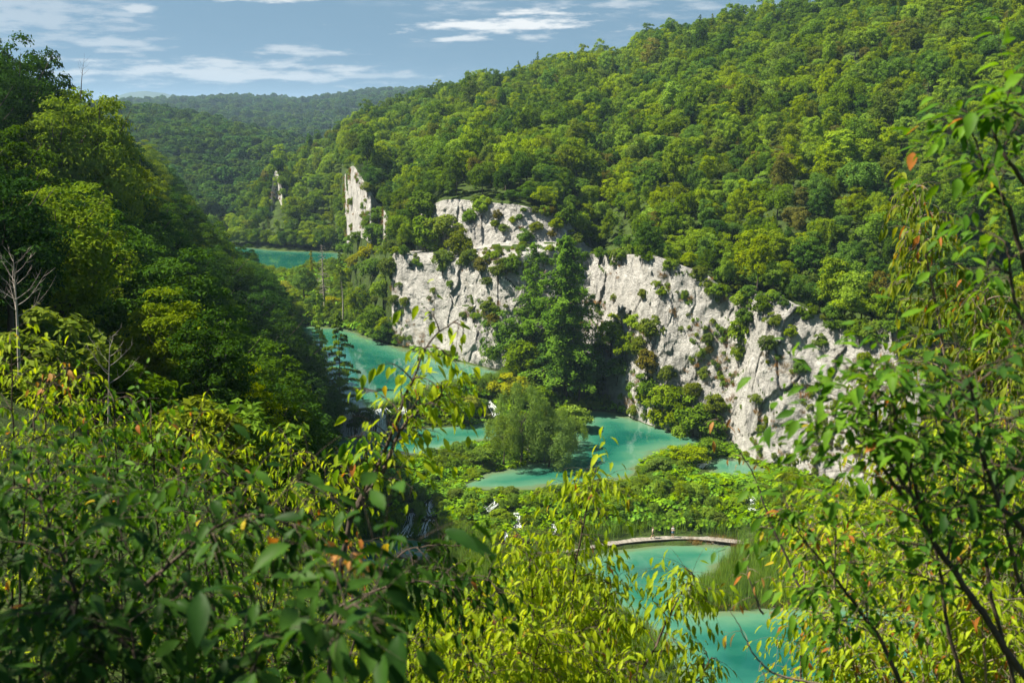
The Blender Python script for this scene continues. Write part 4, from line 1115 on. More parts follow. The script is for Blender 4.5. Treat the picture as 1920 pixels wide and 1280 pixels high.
def person(loc, rz, label, stride, arms, top_c, leg_c, hair_c, long_hair):
    e = empty('person', loc, label, 'person'); e.rotation_euler = (0, 0, rz)      # faces +x
    J, E = [], []
    def a(x, y, z, rr, rb=None, to=None):
        J.append((x, y, z, rr, rb or rr))
        if to is not None: E.append((to, len(J) - 1))
        return len(J) - 1
    pel = a(0, 0, .95, .13, .15); wst = a(0, 0, 1.10, .11, .13, pel); ch = a(.01, 0, 1.30, .12, .16, wst); nk = a(.01, 0, 1.46, .055, None, ch)
    hd = a(.03, 0, 1.56, .085, .075, nk); tp = a(.03, 0, 1.68, .08, .075, hd)
    feet = []
    for sg, st in ((1, stride), (-1, -stride)):
        hp = a(0, .09 * sg, .88, .085, None, pel); kn = a(st * .45 + .03, .10 * sg, .50, .058, None, hp); an = a(st * .85 - (.06 if st < 0 else 0), .10 * sg, .09, .04, None, kn)
        ft = a(st * .85 + .13, .11 * sg, .035, .035, .045, an)
        sh = a(.01, .17 * sg, 1.39, .055, None, ch)
        ex, ez, wx, wy, wz = arms[0 if sg > 0 else 1]
        el_ = a(ex, .24 * sg, ez, .042, None, sh); wr = a(wx, wy * sg, wz, .030, None, el_)
        dv = unit(np.array([wx - ex, (wy - .24) * 1.0, wz - ez])); pm = a(wx + dv[0] * .07, (wy + dv[1] * .07) * sg, wz + dv[2] * .07, .028, .034, wr)
        for f, (oy, ln) in enumerate(((-.03, .07), (-.01, .085), (.01, .08), (.03, .062))):
            a(wx + dv[0] * (.09 + ln), (wy + dv[1] * (.09 + ln) + oy) * sg, wz + dv[2] * (.09 + ln) - .01, .009, None, pm)
        a(wx + dv[0] * .07 + .03, (wy + dv[1] * .07 - .045) * sg, wz + dv[2] * .07, .010, None, wr)
    skin('body', J, E, M_SKIN, e, 1)
    skin('shirt', [(0, 0, 1.0, .15, .17), (0, 0, 1.12, .135, .155), (.01, 0, 1.30, .145, .185), (.01, 0, 1.41, .09, .13), (.01, .2, 1.36, .075, .075), (.01, .235, 1.24, .065, .065), (.01, -.2, 1.36, .075, .075), (.01, -.235, 1.24, .065, .065)],
         [(0, 1), (1, 2), (2, 3), (3, 4), (4, 5), (3, 6), (6, 7)], top_c, e)
    skin('shorts', [(0, 0, 1.0, .15, .17), (0, 0, .90, .16, .18), (stride * .2, .10, .74, .105, .105), (stride * .38, .10, .58, .10, .10), (-stride * .2, -.10, .74, .105, .105), (-stride * .38, -.10, .58, .10, .10)],
         [(0, 1), (1, 2), (2, 3), (1, 4), (4, 5)], leg_c, e)
    hr = [(0, 0, 1.70, .095, .085), (-.035, 0, 1.62, .09, .085)] + ([(-.07, 0, 1.50, .07, .07), (-.08, 0, 1.36, .05, .05)] if long_hair else [(-.05, 0, 1.55, .06, .06)])
    skin('hair', hr, [(i, i + 1) for i in range(len(hr) - 1)], hair_c, e)
    mb = MB()
    for sg in (-1, 1):
        mb.box((.112, .03 * sg, 1.625), .006, .011, .006)
    mb.box((.118, 0, 1.595), .014, .011, .02); mb.box((.108, 0, 1.555), .006, .024, .005)
    obj('face', mb.mesh('face_features', simple_mat('face_dark', (.22, .11, .08))), e)
    for sg, st in ((1, stride), (-1, -stride)):
        skin('shoe', [(st * .85 - .07, .10 * sg, .04, .045, .04), (st * .85 + .06, .11 * sg, .045, .045, .048), (st * .85 + .17, .115 * sg, .03, .03, .04)], [(0, 1), (1, 2)], simple_mat('shoe_leather', (.06, .05, .05)), e)
    return e
def on_walk(px):
    s = min(np.linspace(0, Lw, 800), key=lambda s: abs(proj(bwat(s))[0][0] - px)); p = bwat(s); d = bwat(s + .1) - bwat(s - .1)
    return Vector(p) + Vector((0, 0, .035)), math.atan2(d[1], d[0])
l, a_ = on_walk(1223)
person(l, a_, 'walker in dark shorts and pale grey top striding along the boardwalk', .34, ((.10, 1.12, .24, .22, .98), (-.12, 1.12, -.12, .22, .90)), simple_mat('grey_top', (.50, .44, .42)), simple_mat('black_shorts', (.02, .02, .025)), simple_mat('brown_hair', (.14, .06, .03)), True)
l, a_ = on_walk(1261)
person(l, a_ - 1.5, 'walker in white shirt and blue shorts standing on the boardwalk', .06, ((.08, 1.14, .28, .10, 1.20), (.08, 1.14, .28, .10, 1.20)), simple_mat('white_shirt', (.82, .80, .80)), simple_mat('blue_shorts', (.12, .20, .36)), simple_mat('dark_hair', (.05, .03, .02)), False)

# ------------------------------------------------------------------ white water
FALLS = []
def cascade(pts, width, label, seed, lift=.12, strands=42):
    """strands of foaming water following the ground from lip to pool"""
    r = np.random.default_rng(seed)
    P = []
    for q in pts:
        if len(q) == 3: P.append(np.array(onz(*q)))
        else:
            h = hit(q[0], q[1], (BV_FLOOR, BV_SHADE)); P.append(np.array(h[0]) + [0, 0, lift])
    P = catmull(P, np.linspace(0, len(P) - 1, 14))
    FALLS.append(proj(P)[:, :2])
    d = P[-1] - P[0]; side = unit(np.array([-d[1], d[0], 0])) if np.hypot(d[0], d[1]) > .3 else np.array([1., 0, 0])
    if abs(side[0]) < .5: side = np.array([1., 0, 0])
    mb = MB(); base = P[-1]
    for i in range(strands):
        f0 = r.uniform(-.15, .9); f1 = min(1.0, f0 + r.uniform(.15, .5)); f0 = max(f0, 0)
        o = r.normal() * .30 * width * (1 + .3 * f0)
        t = np.linspace(f0, f1, 7) * 13
        q = np.array([np.interp(t, np.arange(14), P[:, c]) for c in range(3)]).T + side * (o * (1 + .3 * np.linspace(0, 1, 7)[:, None])) + np.cumsum(r.normal(size=(7, 3)), 0) * [.04, .04, .02] + [0, 0, r.uniform(-.05, .09)]
        mb.tube(q, r.uniform(.015, .05) * np.array([.2, .8, 1, 1.1, 1.1, .9, .3]), 5)
    e = empty('waterfall', P[0], label, 'waterfall', 'white cascades over the barriers')
    o = obj('falling_water', mb.mesh('falling_water', M_FOAM, True), e); o.location = -Vector(P[0])
    V, F, n = [], [], 0
    mb = MB()
    for i in range(int(5 * width)):
        c = base + side * r.normal() * width * .55 + np.array([r.normal() * .25, r.normal() * .35 - .2, .02]); s = r.uniform(.06, .16)
        mb.tube([c - side * s, c - side * s * .3 + [0, 0, .08], c + side * s * .4 + [0, 0, .07], c + side * s], [.02, s * .6, s * .5, .02], 6)
    o = obj('foam', mb.mesh('foam', M_FOAM, True), e); o.location = -Vector(P[0]); o['kind'] = 'stuff'
cascade([(652, 772, 9.05), (650, 782, 8.2), (645, 818, 5.0)], 2.0, 'leftmost white fall dropping from the upper lake into the dark pool', 1, strands=150)
cascade([(684, 770, 9.05), (684, 781, 8.2), (681, 818, 5.0)], 1.6, 'middle white fall of the three dropping from the upper lake', 2, strands=130)
cascade([(712, 766, 9.05), (713, 780, 8.2), (716, 817, 5.0)], 1.5, 'white fall dropping from the upper lake just behind the tall sapling', 3, strands=130)
cascade([(757, 762, 8.8), (756, 776, 8.0), (750, 806, 5.0)], 1.0, 'thin white fall half hidden behind the tall sapling', 4)
cascade([(916, 752), (922, 764), (932, 780)], 1.0, 'small white rapid below the reed bed of the upper lake', 5)
cascade([(808, 938), (806, 950), (815, 968)], 1.2, 'upper step of the foaming cascade beside the butterbur bank', 6)
cascade([(772, 962), (768, 984), (758, 1006)], 1.5, 'wide foaming cascade behind the tall sapling', 7)
cascade([(806, 974), (800, 988), (796, 1006)], 1.3, 'foaming cascade ending at the green reed bed', 8)
cascade([(930, 934), (928, 946), (912, 958)], 1.2, 'white rapid in the middle of the butterbur bank', 9)
cascade([(968, 962), (970, 976), (974, 990)], .8, 'thin white fall low in the butterbur bank', 10)
cascade([(956, 992), (952, 1002), (950, 1014)], .7, 'short white fall at the edge of the reed bed', 11)
cascade([(1042, 984), (1040, 994), (1040, 1004)], .7, 'small white fall behind the yellow-green bush', 12)
cascade([(1404, 930), (1408, 942), (1412, 956)], 1.0, 'white fall at the end of the butterbur bank beside the tall shrub', 13)
cascade([(1330, 868), (1318, 874), (1310, 878)], .7, 'small white spill into the side pool', 16)

# ------------------------------------------------------------------ plants of the barriers
r = np.random.default_rng(4000)
land = np.where((dn > .25) & (FV[:, 1] < 330))[0]
pr = proj(FV[land]); keep = (pr[:, 0] > 330) & (pr[:, 0] < 1720) & (pr[:, 1] > 480) & (pr[:, 1] < 1250)
land = land[keep]
jit = r.uniform(-.37, .37, (len(land), 2))
pts = FV[land] + np.c_[jit, np.zeros(len(land))]
qx = proj(pts + [0, 0, .4])
n_a = fbm(pts / 4.0, 3, 301); n_b = fbm(pts / 9.0, 2, 303)
allf = np.concatenate(FALLS)
butter, reeds, herbs = [], [], []
dks = {k: Darts(1.0) for k in ('b', 'r', 'h')}
perm = r.permutation(len(pts))
for i in perm:
    p, q = pts[i], qx[i]
    Y = p[1]
    if BV_SHADE.ray_cast(Vector((p[0], p[1], p[2] + .1)), Vector((0, 0, 1)))[0] is not None: continue
    if BV_HILL.ray_cast(Vector((p[0], p[1], p[2] + .3)), Vector((0, 0, 1)))[0] is not None: continue
    fd = np.abs(allf - q[:2]); 
    if ((fd[:, 0] < 8) & (fd[:, 1] < 11)).any(): continue
    if np.abs(p[2]) < 3 and np.min(np.linalg.norm(bwp[:, :2] - p[:2], axis=1)) < 1.25: continue
    eh = float(np.clip(dn[land[i]] / 4.5, .42, 1)) if q[1] > 780 and q[1] < 960 else 1.0
    kz = np.interp(Y, [90, 170, 260, 330], [.9, 1.0, 1.35, 1.7])
    low = p[2] < 1.7 and q[1] > 985
    edge3 = near[land[i]] == 5 and dn[land[i]] < 3.5 and q[1] > 690
    if low or (edge3 and n_a[i] > -.25):
        if dks['r'].ok(p, .62 * kz):
            dks['r'].add(p); reeds.append((COVER['reed%d' % r.integers(3)], p, r.uniform(0, 6.28), (1, 1, r.uniform(.7, 1.1)) if low else (.8, .8, .55)))
        continue
    hb = n_a[i] + .5 * n_b[i] + .25 * r.normal()
    if q[1] < 620: hb += .25
    if hb > .16:
        if dks['h'].ok(p, .85 * kz):
            dks['h'].add(p); s = kz * r.uniform(.65, 1.15); herbs.append((COVER['herb%d' % r.integers(3)], p - np.array([0, 0, .15]), r.uniform(0, 6.28), (s, s, s * eh * r.uniform(.7, 1.3))))
    elif dks['b'].ok(p, .80 * kz):
        dks['b'].add(p); s = kz * r.uniform(.7, 1.2); butter.append((COVER['butter%d' % r.integers(3)], p - np.array([0, 0, .1]), r.uniform(0, 6.28), (s, s, s * eh * r.uniform(.8, 1.5))))
print('COVER', len(butter), len(reeds), len(herbs))
scatter('groundcover_butterbur', butter, 'round-leaved butterbur carpeting the travertine barriers', 'ground cover')
scatter('reeds', reeds, 'green reed beds round the lower pool and along the upper lake', 'reeds')
scatter('groundcover_herbs', herbs, 'tall herbs and grasses on the barriers between the lakes', 'ground cover')
# dry reed fringe at the water edge of the pool
it = []
for i in perm:
    if -.1 < dn[land[i]] < 1.1 and pts[i, 2] < 1 and 1280 < qx[i, 0] < 1520 and r.random() < .8:
        it.append((COVER['straw%d' % r.integers(3)], pts[i] - np.array([0, 0, .2]), r.uniform(0, 6.28), (1.2, 1.2, r.uniform(1.2, 2.0))))
scatter('reeds_dry', it, 'dry brown reed fringe at the edge of the lower pool', 'reeds')

# bushes that can be told apart on the barriers
BUSH = [('willow1', 'willow', 1022, 856, 4.8, 764, 6.0, .70, 'grey-green willow bush right of the tallest one'), ('willow0', 'willow', 945, 860, 5.2, 790, 6.0, .85, 'low grey-green willow bush left of the tallest one'), ('shrub2', 'yellow-green', 905, 866, 5.0, 838, 2.6, 1.3, 'light green bush at the tail of the barrier island'),
        ('willow0', 'willow', 978, 858, 5, 734, 6.0, .55, 'big grey-green willow bush on the barrier island, the tallest one'), ('willow1', 'willow', 1060, 834, 4.6, 778, 6.0, .85, 'grey-green willow bush at the lake side of the barrier island'),
        ('willow1', 'willow', 948, 830, 5.4, 772, 6.0, 1.0, 'small willow bush between the barrier pool and the island'), ('willow0', 'willow', 1030, 870, 4.4, 800, 6.0, 1.1, 'low willow bush drooping into the middle lake'),
        ('shrub0', 'yellow', 962, 745, 7.5, 703, 2.6, 1.25, 'bright yellow bush behind the big willow'), ('shrub1', 'yellow', 885, 762, 7.2, 742, 2.6, 1.3, 'small yellow bush among the herbs of the upper barrier'),
        ('shrub2', 'mid green', 1010, 760, 6.6, 725, 2.6, 1.4, 'green bush behind the big willow under the tall pair'), ('shrub1', 'mid green', 860, 780, 6.6, 752, 2.6, 1.5, 'green bush by the small rapid'),
        ('shrub0', 'willow', 1075, 800, 4.6, 762, 2.6, 1.4, 'pale bush at the tip of the barrier island'), ('shrub2', 'yellow-green', 1300, 868, 4.4, 836, 2.6, 1.3, 'light green bush between the middle lake and the side pool'),
        ('shrub1', 'willow', 1235, 882, 4.4, 858, 2.6, 1.3, 'pale bush on the spit in the middle lake'), ('shrub0', 'yellow-green', 1268, 862, 4.5, 838, 2.6, 1.4, 'sunlit bush on the spit beside the pale bush'),
        ('shrub2', 'mid green', 1330, 850, 4.5, 822, 2.6, 1.4, 'green bush at the cliff foot beside the side pool'), ('shrub0', 'yellow-green', 545, 575, 9.6, 545, 2.6, 1.5, 'yellow-green bush on the far barrier beside the shaded hillside'),
        ('shrub1', 'yellow', 528, 560, 9.6, 528, 2.6, 1.2, 'yellow bush at the left end of the far barrier'), ('shrub2', 'yellow', 545, 590, 9.6, 566, 2.6, 1.3, 'lower yellow bush on the far barrier'),
        ('broadleaf2', 'mid green', 570, 560, 9.6, 505, 7.5, 1.0, 'round grey-green tree on the far barrier'), ('broadleaf5', 'yellow-green', 560, 604, 9.4, 565, 7.0, 1.0, 'low bushy tree at the edge of the upper lake on the far barrier'),
        ('broadleaf3', 'mid green', 620, 602, 9.4, 562, 8.5, 1.0, 'green tree at the water beside the broken trunk'), ('broadleaf0', 'mid green', 592, 590, 9.5, 548, 8.5, 1.0, 'green tree in the middle of the far barrier'),
        ('tier1', 'yellow', 586, 545, 9.5, 470, 13, .7, 'slim yellow conifer before the far lake'), ('tier1', 'mid green', 640, 560, 9.5, 472, 13, .8, 'slim green conifer before the far lake'),
        ('shrub2', 'yellow', 620, 575, 9.6, 555, 2.6, 1.3, 'small yellow bush under the dead conifer'), ('broadleaf4', 'yellow-green', 665, 600, 9.4, 540, 10.5, .9, 'leafy tree where the far barrier meets the slope'),
        ('broadleaf1', 'mid green', 700, 636, 9.2, 575, 9.5, 1.1, 'green tree hanging over the upper lake beside the white cliff'), ('shrub0', 'deep green', 722, 640, 9.2, 612, 2.6, 1.6, 'dark bush at the corner of the white cliff by the water'),
        ('shrub1', 'olive', 1480, 905, 2, 880, 2.6, 1.2, 'olive bush at the cliff foot behind the tall shrub'), ('shrub0', 'deep green', 690, 790, 7.5, 770, 2.6, 1.2, 'dark bush on the lip between the left falls'),
        ('shrub2', 'deep green', 735, 788, 7.0, 768, 2.6, 1.4, 'dark bush on the lip beside the tall sapling'), ('shrub1', 'deep green', 668, 802, 6.5, 782, 2.6, 1.2, 'dark bush hanging between the two left falls')]
for key, leaf, bx, by, zb, ty, H0, wd, lab in BUSH:
    istree = key[:5] not in ('shrub', 'willo')
    by_height(key, leaf, bx, by, zb, ty, H0, 'barrier_tree' if istree else 'willow_bush' if leaf == 'willow' else 'barrier_bush', lab, wd, cat='tree' if istree else 'bush')
rb = np.random.default_rng(88)
for k_, (x0, x1, y0, y1, zz, nn_) in enumerate(((800, 930, 842, 878, 4.9, 13), (830, 960, 915, 990, 2.5, 14), (1000, 1400, 915, 985, 2.6, 26), (830, 940, 720, 775, 7.6, 10), (1190, 1320, 848, 890, 4.4, 8))):
    where = ('on the strip below the barrier pool', 'on the left of the butterbur bank', 'on the butterbur bank above the boardwalk', 'on the barrier under the upper lake', 'on the spit in the middle lake')[k_]
    for j in range(nn_):
        x, y = rb.uniform(x0, x1), rb.uniform(y0, y1); h = hit(x, y, (BV_FLOOR,))
        if h is None or (np.abs(allf - [x, y]).max(1) < 12).any(): continue
        q = h[0]; gi = int(round((q.x - gx[0]) / GS)) * len(gy) + int(round((q.y - gy[0]) / GS))
        if dn[gi] < .8: continue
        cn = ('yellow-green', 'mid green', 'mid green', 'yellow-green', 'olive')[int(rb.integers(5))]; s = rb.uniform(.35, .75)
        place_tree('shrub%d' % rb.integers(3), cn, q - Vector((0, 0, .2)), (s * rb.uniform(1, 1.5), s * rb.uniform(1, 1.5), s), rb.uniform(0, 6.28), 'barrier_bush', ('small ' if s < .5 else '') + cn + ' bush ' + where, 'bush', 'bushes on the barriers', crown_name='foliage')
for i, x in enumerate(range(432, 650, 17)):
    cn = ('mid green', 'yellow-green', 'deep green', 'mid green')[i % 4]
    p = onz(x, np.interp(x, [430, 520, 640], [459, 466, 471]), 9.2)
    place_tree('broadleaf%d' % (i % 7), cn, p, (.8 + .1 * (i % 3), .8, .62 + .08 * (i % 4)), i * 1.3, 'shore_tree', cn + ' tree on the shore of the far lake', 'tree', 'trees along the far lake shore')
for i, (x, y, z, L, rz, lab) in enumerate(((905, 782, 5.6, 3.0, .3, 'grey driftwood tangle at the edge of the barrier pool'), (1000, 852, 5.0, 2.6, 2.2, 'bare fallen branches under the big willow'), (1075, 835, 4.4, 2.4, 5.6, 'pale dead branches reaching into the middle lake'),
                                           (1352, 1022, .6, 3.0, 3.6, 'dead twigs lying by the end of the boardwalk'), (1130, 700, 9.0, 3.0, 1.0, 'dead branch in the cliff cleft'))):
    p = onz(x, y, z); bare('driftwood', lab, p, L, .06, 70 + i, 9, M_DEADWOOD, rz=rz, tilt=(0, 1.25), sub=4, z0=.1, up=.6, blen=.6)

# ------------------------------------------------------------------ the thicket round the viewpoint
def fg_mat(name, a, b, tr, gloss=.09):
    m, T = newmat(name)
    t = T.n('ShaderNodeAttribute', attribute_name='tint').outputs['Fac']
    oi = T.n('ShaderNodeObjectInfo').outputs['Random']
    cr = T.n('ShaderNodeValToRGB', {0: t}); e = cr.color_ramp.elements
    e[0].position, e[0].color = 0, (*a, 1); e[1].position, e[1].color = .85, (*b, 1)
    x = e.new(.92); x.color = (.34, .27, .02, 1)
    x = e.new(1.0); x.color = (.30, .115, .025, 1)
    p = T.n('ShaderNodeNewGeometry').outputs['Position']
    c = T.n('ShaderNodeHueSaturation', {'Color': cr.outputs[0], 'Value': T.rng(T.noise(p, 24, 3), .3, .7, .82, 1.18)}).outputs[0]
    d = T.n('ShaderNodeBsdfPrincipled', {'Base Color': c, 'Roughness': .5, 'Specular IOR Level': gloss})
    tl = T.n('ShaderNodeBsdfTranslucent', {0: T.mix(1.0, c, (1.75, 1.6, .45), 'MULTIPLY')})
    out(T, T.n('ShaderNodeMixShader', {0: tr, 1: d.outputs[0], 2: tl.outputs[0]}).outputs[0])
    return m
FGM = {'dark': fg_mat('leaf_shaded_green', (.015, .050, .008), (.046, .112, .013), .34), 'mid': fg_mat('leaf_fresh_green', (.038, .11, .010), (.115, .235, .016), .42),  # greens darkened, shade on the near leaves put into the colour
       'sun': fg_mat('leaf_sunlit_yellow_green', (.15, .245, .010), (.34, .42, .016), .45), 'hang': fg_mat('leaf_hanging_olive', (.085, .135, .012), (.22, .26, .022), .40),  # sunlight put into the bright yellow-green leaf colour
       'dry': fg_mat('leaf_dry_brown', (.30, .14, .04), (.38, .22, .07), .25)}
def leaf_shape(w, fold, curl, wav):
    ys = np.array([0, .12, .38, .68, 1.0]); ws = np.array([.02, .52, 1.0, .74, .0]) * w * .5
    z = -curl * ys ** 2; V = []
    for y, ww, zz in zip(ys, ws, z):
        V += [(-ww, y, zz + fold * ww + wav * math.sin(y * 9)), (0, y, zz), (ww, y, zz + fold * ww - wav * math.sin(y * 9))]
    F = []
    for i in range(4):
        for j in (0, 1): F.append((i * 3 + j, i * 3 + j + 1, i * 3 + 4 + j, i * 3 + 3 + j))
    return np.array(V), np.array(F)
SH = {'ovate': [leaf_shape(.42, .35, .22, .01), leaf_shape(.47, .5, .38, .015), leaf_shape(.38, .25, .10, .012)],
      'lance': [leaf_shape(.31, .5, .30, .012), leaf_shape(.35, .35, .45, .01), leaf_shape(.27, .6, .18, .015)]}
TV = [.04, .18, .32, .46, .60, .78, .92, 1.0]
LM = {(s, i, m, t): None for s in SH for i in range(3) for m in FGM for t in range(8)}
def leaf_mesh(s, i, m, t):
    k = (s, i, m, t)
    if LM[k] is None:
        V, F = SH[s][i]; LM[k] = mk('leaf_%s_%s' % (s, m), V, F, FGM[m], {'tint': ('FACE', np.full(len(F), TV[t]))}, True)
    return LM[k]

def plant(label, name, stems, pal='mid', shape='ovate', leaf=.085, nb=14, blen=.55, f0=.35, droop=.7, rad=.012, seed=1, group=None, dry=.03, ntw=4, tw=.26, sp=.047, cat='shrub', nobj=230, stemmat=None, up=.45, skip=0.0, root=True, sparse=1.0):
    r = np.random.default_rng(seed)
    roots = []
    sm, bm = MB(), MB()
    L = []                                              # leaves: pos, dir, normal, length
    def spray(pts, n0, first=.1):
        seg = np.linalg.norm(np.diff(pts, axis=0), axis=1).sum(); n = max(2, int(seg / sp * sparse))
        q = np.linspace(first, 1, n) * (len(pts) - 1)
        for k, qq in enumerate(q):
            i = min(int(qq), len(pts) - 2); t = qq - i; p = pts[i] * (1 - t) + pts[i + 1] * t; d = unit(pts[i + 1] - pts[i])
            if r.random() < skip: continue
            sd = unit(np.cross(d, [0, 0, 1]) + 1e-6) * (1 if (k + n0) % 2 else -1)
            ld = unit(d * .55 + sd * .62 + np.array([0, 0, -droop]) * r.uniform(.5, 1.3) + r.normal(size=3) * .22)
            nn = unit(np.array([0, 0, 1.]) + sd * .25 + r.normal(size=3) * .28); nn = unit(nn - ld * (nn @ ld))
            L.append((p + ld * .012, ld, nn, leaf * r.uniform(.5, 1.25)))
    stem_objs = []
    for si, st in enumerate(stems):
        P = [np.array(at(*q)) for q in st]
        if root:
            gz = ground_z(P[0][0], P[0][1]); P = [np.array([P[0][0] + .1 * r.normal(), P[0][1] + .05, min(gz, P[0][2]) - .1])] + P
        roots.append(P[0])
        C = catmull(P, np.linspace(0, len(P) - 1, 9 * len(P))); n = len(C)
        C = C + np.cumsum(r.normal(size=C.shape), 0) * .0022
        ln = np.linalg.norm(np.diff(C, axis=0), axis=1).sum()
        one = MB(); one.tube(C, rad * np.linspace(1.15, .22, n), 6); stem_objs.append(one)
        a0 = f0
        for k in range(nb):
            f = a0 + (1 - a0) * (k + r.random()) / nb
            j = int(f * (n - 1)); b = C[j]; d = unit(C[min(j + 2, n - 1)] - C[max(j - 2, 0)])
            th = k * 2.39996 + r.normal() * .3 + si
            a = unit(np.cross(d, [.3, 1, .2])); c = np.cross(d, a)
            out_d = unit((a * math.cos(th) + c * math.sin(th)) * 1.0 + d * .45 + np.array([0, 0, up]))
            bl = blen * (1.15 - .75 * f) * r.uniform(.6, 1.15)
            m = 7; pts = [b]; dd = out_d
            for _ in range(m): 
                dd = unit(dd + np.array([0, 0, -.13 * droop]) + r.normal(size=3) * .06); pts.append(pts[-1] + dd * bl / m)
            pts = np.array(pts); bm.tube(pts, rad * .34 * np.linspace(1, .25, m + 1), 4)
            spray(pts, k, .25)
            for w_ in range(ntw):
                q = r.uniform(.15, .95); i = min(int(q * m), m - 1); p0 = pts[i]; tl = tw * r.uniform(.5, 1.1)
                td = unit(unit(pts[i + 1] - pts[i]) * .6 + r.normal(size=3) * .6 + np.array([0, 0, .1])); tp = [p0]
                for _ in range(4): td = unit(td + np.array([0, 0, -.22 * droop])); tp.append(tp[-1] + td * tl / 4)
                tp = np.array(tp); bm.tube(tp, rad * .14 * np.linspace(1, .4, 5), 3); spray(tp, w_, .15)
        spray(C[int(n * .82):], 0, .1)
    e = empty(name, roots[0], label, cat, group)
    o0 = Vector(roots[0])
    smat = stemmat or M_STEM
    for one in stem_objs:
        o = obj('stem', one.mesh('stem', smat, True), e); o.location = -o0
    o = obj('twigs', bm.mesh('twigs', smat, True), e); o.location = -o0; o['kind'] = 'stuff'
    P = np.array([l[0] for l in L]); D = np.array([l[1] for l in L]); Nn = np.array([l[2] for l in L]); S = np.array([l[3] for l in L])
    X = np.cross(D, Nn)
    pr = proj(P + D * S[:, None] * .5)
    inv = (pr[:, 0] > 0) & (pr[:, 0] < 1920) & (pr[:, 1] > 0) & (pr[:, 1] < 1280) & (P[:, 1] > .3)
    near_ = pr[:, 2] > .55                                          # nothing right on the lens
    score = np.where(inv, S / pr[:, 2], 0) * near_
    order = np.argsort(-score)
    ti = np.minimum((r.random(len(L)) * 6).astype(int), 5); dr = r.random(len(L)); ti = np.where(dr < dry, 7, np.where(dr < dry * 2, 6, ti))
    vi = r.integers(3, size=len(L))
    for k in order[:nobj]:
        if score[k] <= 0: break
        lo = bpy.data.objects.new('leaf', leaf_mesh(shape, int(vi[k]), pal, int(ti[k])))
        lo.parent = e; s = S[k]
        M = Matrix(((X[k, 0] * s, D[k, 0] * s, Nn[k, 0] * s, P[k, 0] - o0.x), (X[k, 1] * s, D[k, 1] * s, Nn[k, 1] * s, P[k, 1] - o0.y), (X[k, 2] * s, D[k, 2] * s, Nn[k, 2] * s, P[k, 2] - o0.z), (0, 0, 0, 1)))
        lo.matrix_basis = M; COL.objects.link(lo)
    ro = np.array([k for k in order[nobj:] if near_[k]], int)
    if len(ro):
        Vs, Fs, Ts, n0 = [], [], [], 0
        for v in range(3):
            kk = ro[vi[ro] == v]
            if not len(kk): continue
            LV_, LF_ = SH[shape][v]; m = len(LV_)
            VV = P[kk][:, None] + S[kk][:, None, None] * (LV_[None, :, 0:1] * X[kk][:, None] + LV_[None, :, 1:2] * D[kk][:, None] + LV_[None, :, 2:3] * Nn[kk][:, None])
            Vs.append(VV.reshape(-1, 3)); Fs.append((LF_[None] + (np.arange(len(kk)) * m)[:, None, None]).reshape(-1, 4) + n0); n0 += len(kk) * m
            Ts.append(np.repeat(np.array(TV)[ti[kk]], len(LF_)))
        fo = obj('foliage', mk('foliage', np.concatenate(Vs), np.concatenate(Fs), FGM[pal], {'tint': ('FACE', np.concatenate(Ts))}, True), e); fo.location = -o0; fo['kind'] = 'stuff'
    return e

G1 = 'shrubs of the thicket below the viewpoint'
# left: shaded shrubs close by
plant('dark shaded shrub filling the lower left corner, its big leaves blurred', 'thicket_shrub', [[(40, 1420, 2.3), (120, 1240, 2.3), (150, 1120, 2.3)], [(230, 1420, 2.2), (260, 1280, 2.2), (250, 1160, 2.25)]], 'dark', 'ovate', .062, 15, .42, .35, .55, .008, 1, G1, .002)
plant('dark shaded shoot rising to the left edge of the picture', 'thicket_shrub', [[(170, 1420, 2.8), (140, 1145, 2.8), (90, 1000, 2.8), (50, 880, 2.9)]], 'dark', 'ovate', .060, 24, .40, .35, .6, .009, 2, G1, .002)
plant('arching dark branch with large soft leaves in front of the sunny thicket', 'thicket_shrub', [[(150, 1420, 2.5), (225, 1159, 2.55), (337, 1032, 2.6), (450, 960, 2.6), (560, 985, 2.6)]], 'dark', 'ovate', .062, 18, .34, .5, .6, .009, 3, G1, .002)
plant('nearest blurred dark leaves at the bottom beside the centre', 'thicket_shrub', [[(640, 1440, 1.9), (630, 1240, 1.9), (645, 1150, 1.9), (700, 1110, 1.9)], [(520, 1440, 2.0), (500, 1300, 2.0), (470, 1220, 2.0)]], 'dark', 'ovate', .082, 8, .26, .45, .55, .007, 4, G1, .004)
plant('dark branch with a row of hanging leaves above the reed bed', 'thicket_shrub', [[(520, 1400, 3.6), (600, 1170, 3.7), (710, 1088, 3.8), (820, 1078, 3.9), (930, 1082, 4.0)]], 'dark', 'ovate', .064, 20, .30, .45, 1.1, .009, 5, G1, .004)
plant('dark drooping twig before the boardwalk end', 'thicket_shrub', [[(620, 1400, 4.2), (680, 1150, 4.2), (760, 1030, 4.3), (860, 1015, 4.3)]], 'dark', 'ovate', .062, 11, .28, .5, 1.1, .008, 6, G1, .004)
